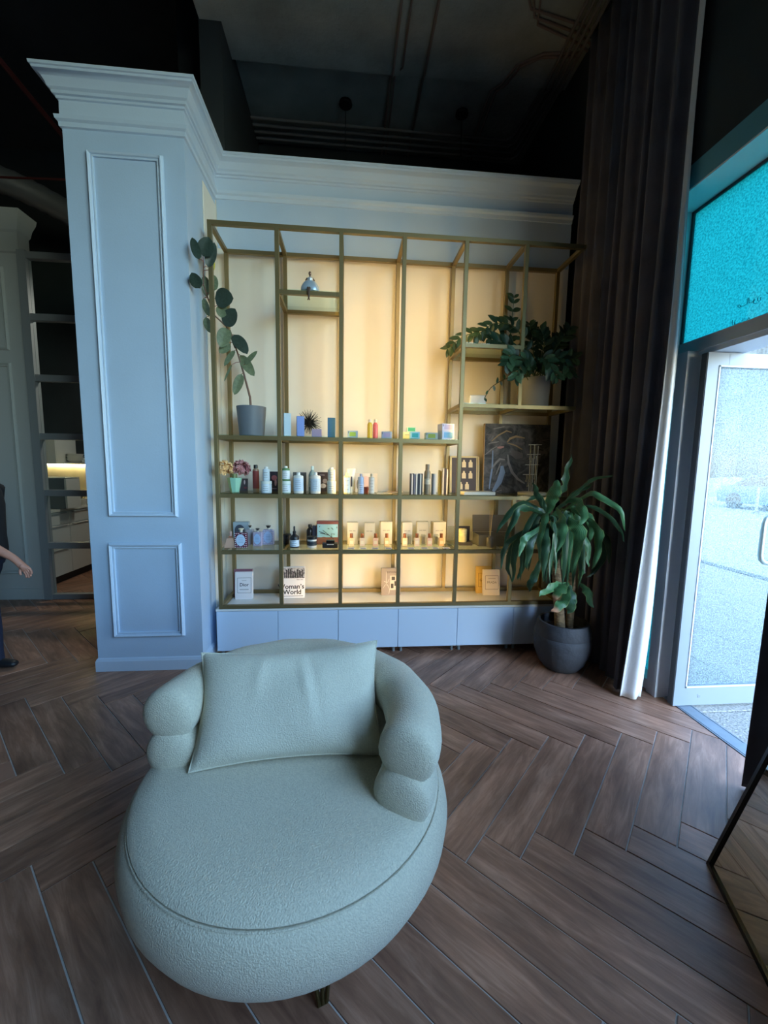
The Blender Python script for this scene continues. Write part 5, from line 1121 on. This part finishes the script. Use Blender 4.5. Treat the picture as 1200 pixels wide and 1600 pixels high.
G().box((-.55, -.17, 0), (0, .24, .40)).obj('body', M_kit, kc); G().box((-.548, -.19, .003), (-.002, -.171, .397)).obj('door', M_kit, kc)
kw = struct(G().box((-4.6, 6.40, .0), (-3.0, 6.449, 1.45)).obj('trim_backsplash', cm((196, 186, 166), .5, noise=.12, nscale=6)))
sh = thing('kitchen_shelf', 'long shelf with a glowing warm light strip under it in the kitchen', 'shelf', (-3.8, 6.3, 1.45))
G().box((-.75, -.13, 0), (.75, .099, .03)).obj('board', M_kit, sh); G().box((-.74, .07, -.008), (.3, .085, -.0005)).obj('light_strip', mat('kitchen_led', (255, 236, 190), .5, emit=(255, 226, 160), estr=22), sh)
bm_ = thing('appliance_box', 'grey square appliance box with a white side standing on the kitchen counter', 'box', (-3.62, 5.35, .9155))
G().box((-.22, -.13, 0), (.20, .12, .37), .006).obj('body', cm((92, 104, 110), .5), bm_); G().box((.2, -.13, .004), (.222, .12, .366)).obj('side', M_kit, bm_); G().box((-.22, -.135, .372), (.222, .125, .382)).obj('top', M_kit, bm_)
bw = thing('stacked_bowls', 'stack of white bowls on the kitchen shelf', 'bowls', (-3.93, 6.27, 1.4805))
for i in range(3): G().lathe([(.05, i*.035), (.09, .02+i*.035), (.105, .05+i*.035), (.10, .05+i*.035), (.05, .012+i*.035)], seg=20).obj('bowl', M_plast, bw, True)
hd = thing('folded_towels', 'folded white towels beside the bowls on the kitchen shelf', 'towels', (-3.73, 6.27, 1.4805))
for i in range(2): G().box((-.08+.01*i, -.07, i*.032), (.09-.03*i, .07, .03+i*.032), .01).obj('towel', M_plast, hd)
tp = thing('kitchen_tap', 'curved chrome tap behind the kitchen counter', 'tap', (-3.56, 6.15, .9155))
G().tube([(0, 0, 0), (0, 0, .25), (.02, 0, .29), (.06, 0, .31), (.14, 0, .31), (.17, 0, .29), (.175, 0, .25)], .014, 10).obj('spout', cm((190, 190, 186), .2, metal=.9), tp, True)
dr_ = thing('dish_rack', 'small dark wire dish rack with white cups on the counter', 'rack', (-3.56, 5.75, .9155))
for k in range(6): G().tube([(-.02+.0*k, -.08+.035*k, .0), (-.02, -.08+.035*k, .10), (.02, -.08+.035*k, .13)], .005, 6).obj('wire', M_blackmat, dr_)
for k in range(2): G().lathe([(.03, .005), (.042, .08), (.038, .08), (.028, .01)], (.04, -.04+.1*k, 0), 16).obj('cup', M_plast, dr_, True)

kl = thing('kitchen_fill_lamp', 'added flat fill lamp brightening the kitchen, hidden behind the panelled pier', 'lamp', (-2.2, 5.5, 3.4))  # added lamp, kept out of view, that brightens the dim kitchen
G().box((-.5, -.12, 0), (.5, .12, .05), .006).obj('housing', M_fgrey, kl); G().box((-.47, -.10, -.006), (.47, .10, 0)).obj('diffuser', mat('fill_lamp_diffuser', (250, 244, 230), .5, emit=(255, 244, 232), estr=13), kl); G().tube([(0, 0, .05), (0, 0, 2.30)], .006, 6).obj('rod', M_fgrey, kl)
# ================================================================= CEILING SERVICES
def conduit(label, pts, r=.011, group='ceiling conduits', m=M_pipe, name='ceiling_conduit'):
    return tag(G().tube(pts, r, 8).obj(name, m, None, True), label, 'conduit', group)
z1 = CZ-.06-.012
conduit('long thin conduit running along the ceiling left of the pair', [(.37, -1, CZ-.115), (.37, 3.93, CZ-.115), (.36, 4.0, CZ-.02), (.355, 4.97, CZ-.02)], .010)
conduit('second thin conduit just right of the long left one', [(.455, -1, z1), (.45, 3.9, z1), (.40, 4.02, CZ-.02), (.40, 4.97, CZ-.02)], .008)
conduit('thicker conduit running along the middle of the ceiling', [(.65, -1, z1), (.65, 3.94, z1), (.652, 4.02, CZ-.02), (.655, 4.97, CZ-.02)], .012)
for i in range(4):
    y = 4.62+.085*i; x = 1.72+.05*i
    conduit('%s of four parallel pipes along the back of the ceiling' % ('nearest', 'second', 'third', 'farthest')[i], [(-1.1, y, CZ-.03), (x-.06, y, CZ-.03), (x, y-.06, CZ-.03), (x+.04, 4.05, CZ-.03), (x+.02, 3.93, CZ-.11), (x-.02, 2.6, CZ-.10)], .014, 'pipe bundle at the back of the ceiling', M_pipe2)
for i in range(3): conduit('%s of three bent cables above the curtain' % ('first', 'second', 'third')[i], [(1.15+.07*i, 2.6, z1), (1.20+.07*i, 3.15, z1), (1.35+.05*i, 3.35+.05*i, z1), (1.8, 3.42+.06*i, z1), (1.95, 3.5+.05*i, z1)], .009, 'bent cables above the curtain')
for i in range(2): conduit('%s conduit sweeping from the curtain to the back' % ('left', 'right')[i], [(1.9, 3.62+.03*i, z1), (1.6, 3.66+.03*i, z1), (1.42+.04*i, 3.78, z1), (1.36+.04*i, 3.95, z1), (1.30+.05*i, 4.1, CZ-.02), (1.32+.05*i, 4.95, CZ-.02)], .010, 'sweeping conduits')
for lb, x, y in (('hanging pendant cord above the middle of the shelving', -.046, 4.38), ('hanging pendant cord above the right of the shelving', 1.106, 4.37)):
    p = thing('pendant_cord', lb, 'pendant', (x, y, CZ), 'pendant cords')
    G().lathe([(.06, -.03), (.065, -.025), (.06, 0)], seg=16).obj('ceiling_rose', M_blackmat, p, True); G().tube([(0, 0, -.02), (0, 0, -1.4)], .004, 6).obj('cord', M_blackmat, p)
    G().lathe([(.02, -1.4), (.05, -1.46), (.11, -1.56), (.105, -1.56), (.045, -1.45), (.015, -1.41)], seg=20).obj('shade', M_blackmat, p, True)
M_red = cm((74, 26, 26), .6)
conduit('bundle of red cables crossing the dark ceiling at the upper left', [(-2.72, 1.5, 4.62), (-2.73, 3.8, 4.6), (-2.74, 4.6, 4.58), (-2.75, 6.3, 4.62)], .022, None, M_red, 'red_cable')
conduit('thin red cable sagging at the upper left', [(-6, 4.6, 4.3), (-4, 4.62, 4.22), (-2.6, 4.6, 4.26), (-1.5, 4.6, 4.3)], .010, None, M_red, 'red_cable')
dc = thing('air_duct', 'grey flexible air duct hanging below the dark ceiling on the left', 'duct', (0, 0, 0))
pts = bez([(-4.6, 4.9, 4.55), (-3.75, 5.1, 4.5), (-3.2, 5.7, 4.42), (-2.6, 6.3, 4.35)], 40)
G().tube(pts, [.13+.008*(k % 2) for k in range(41)], 14).obj('hose', mat('duct_foil', (96, 102, 108), .5), dc, True, 80)
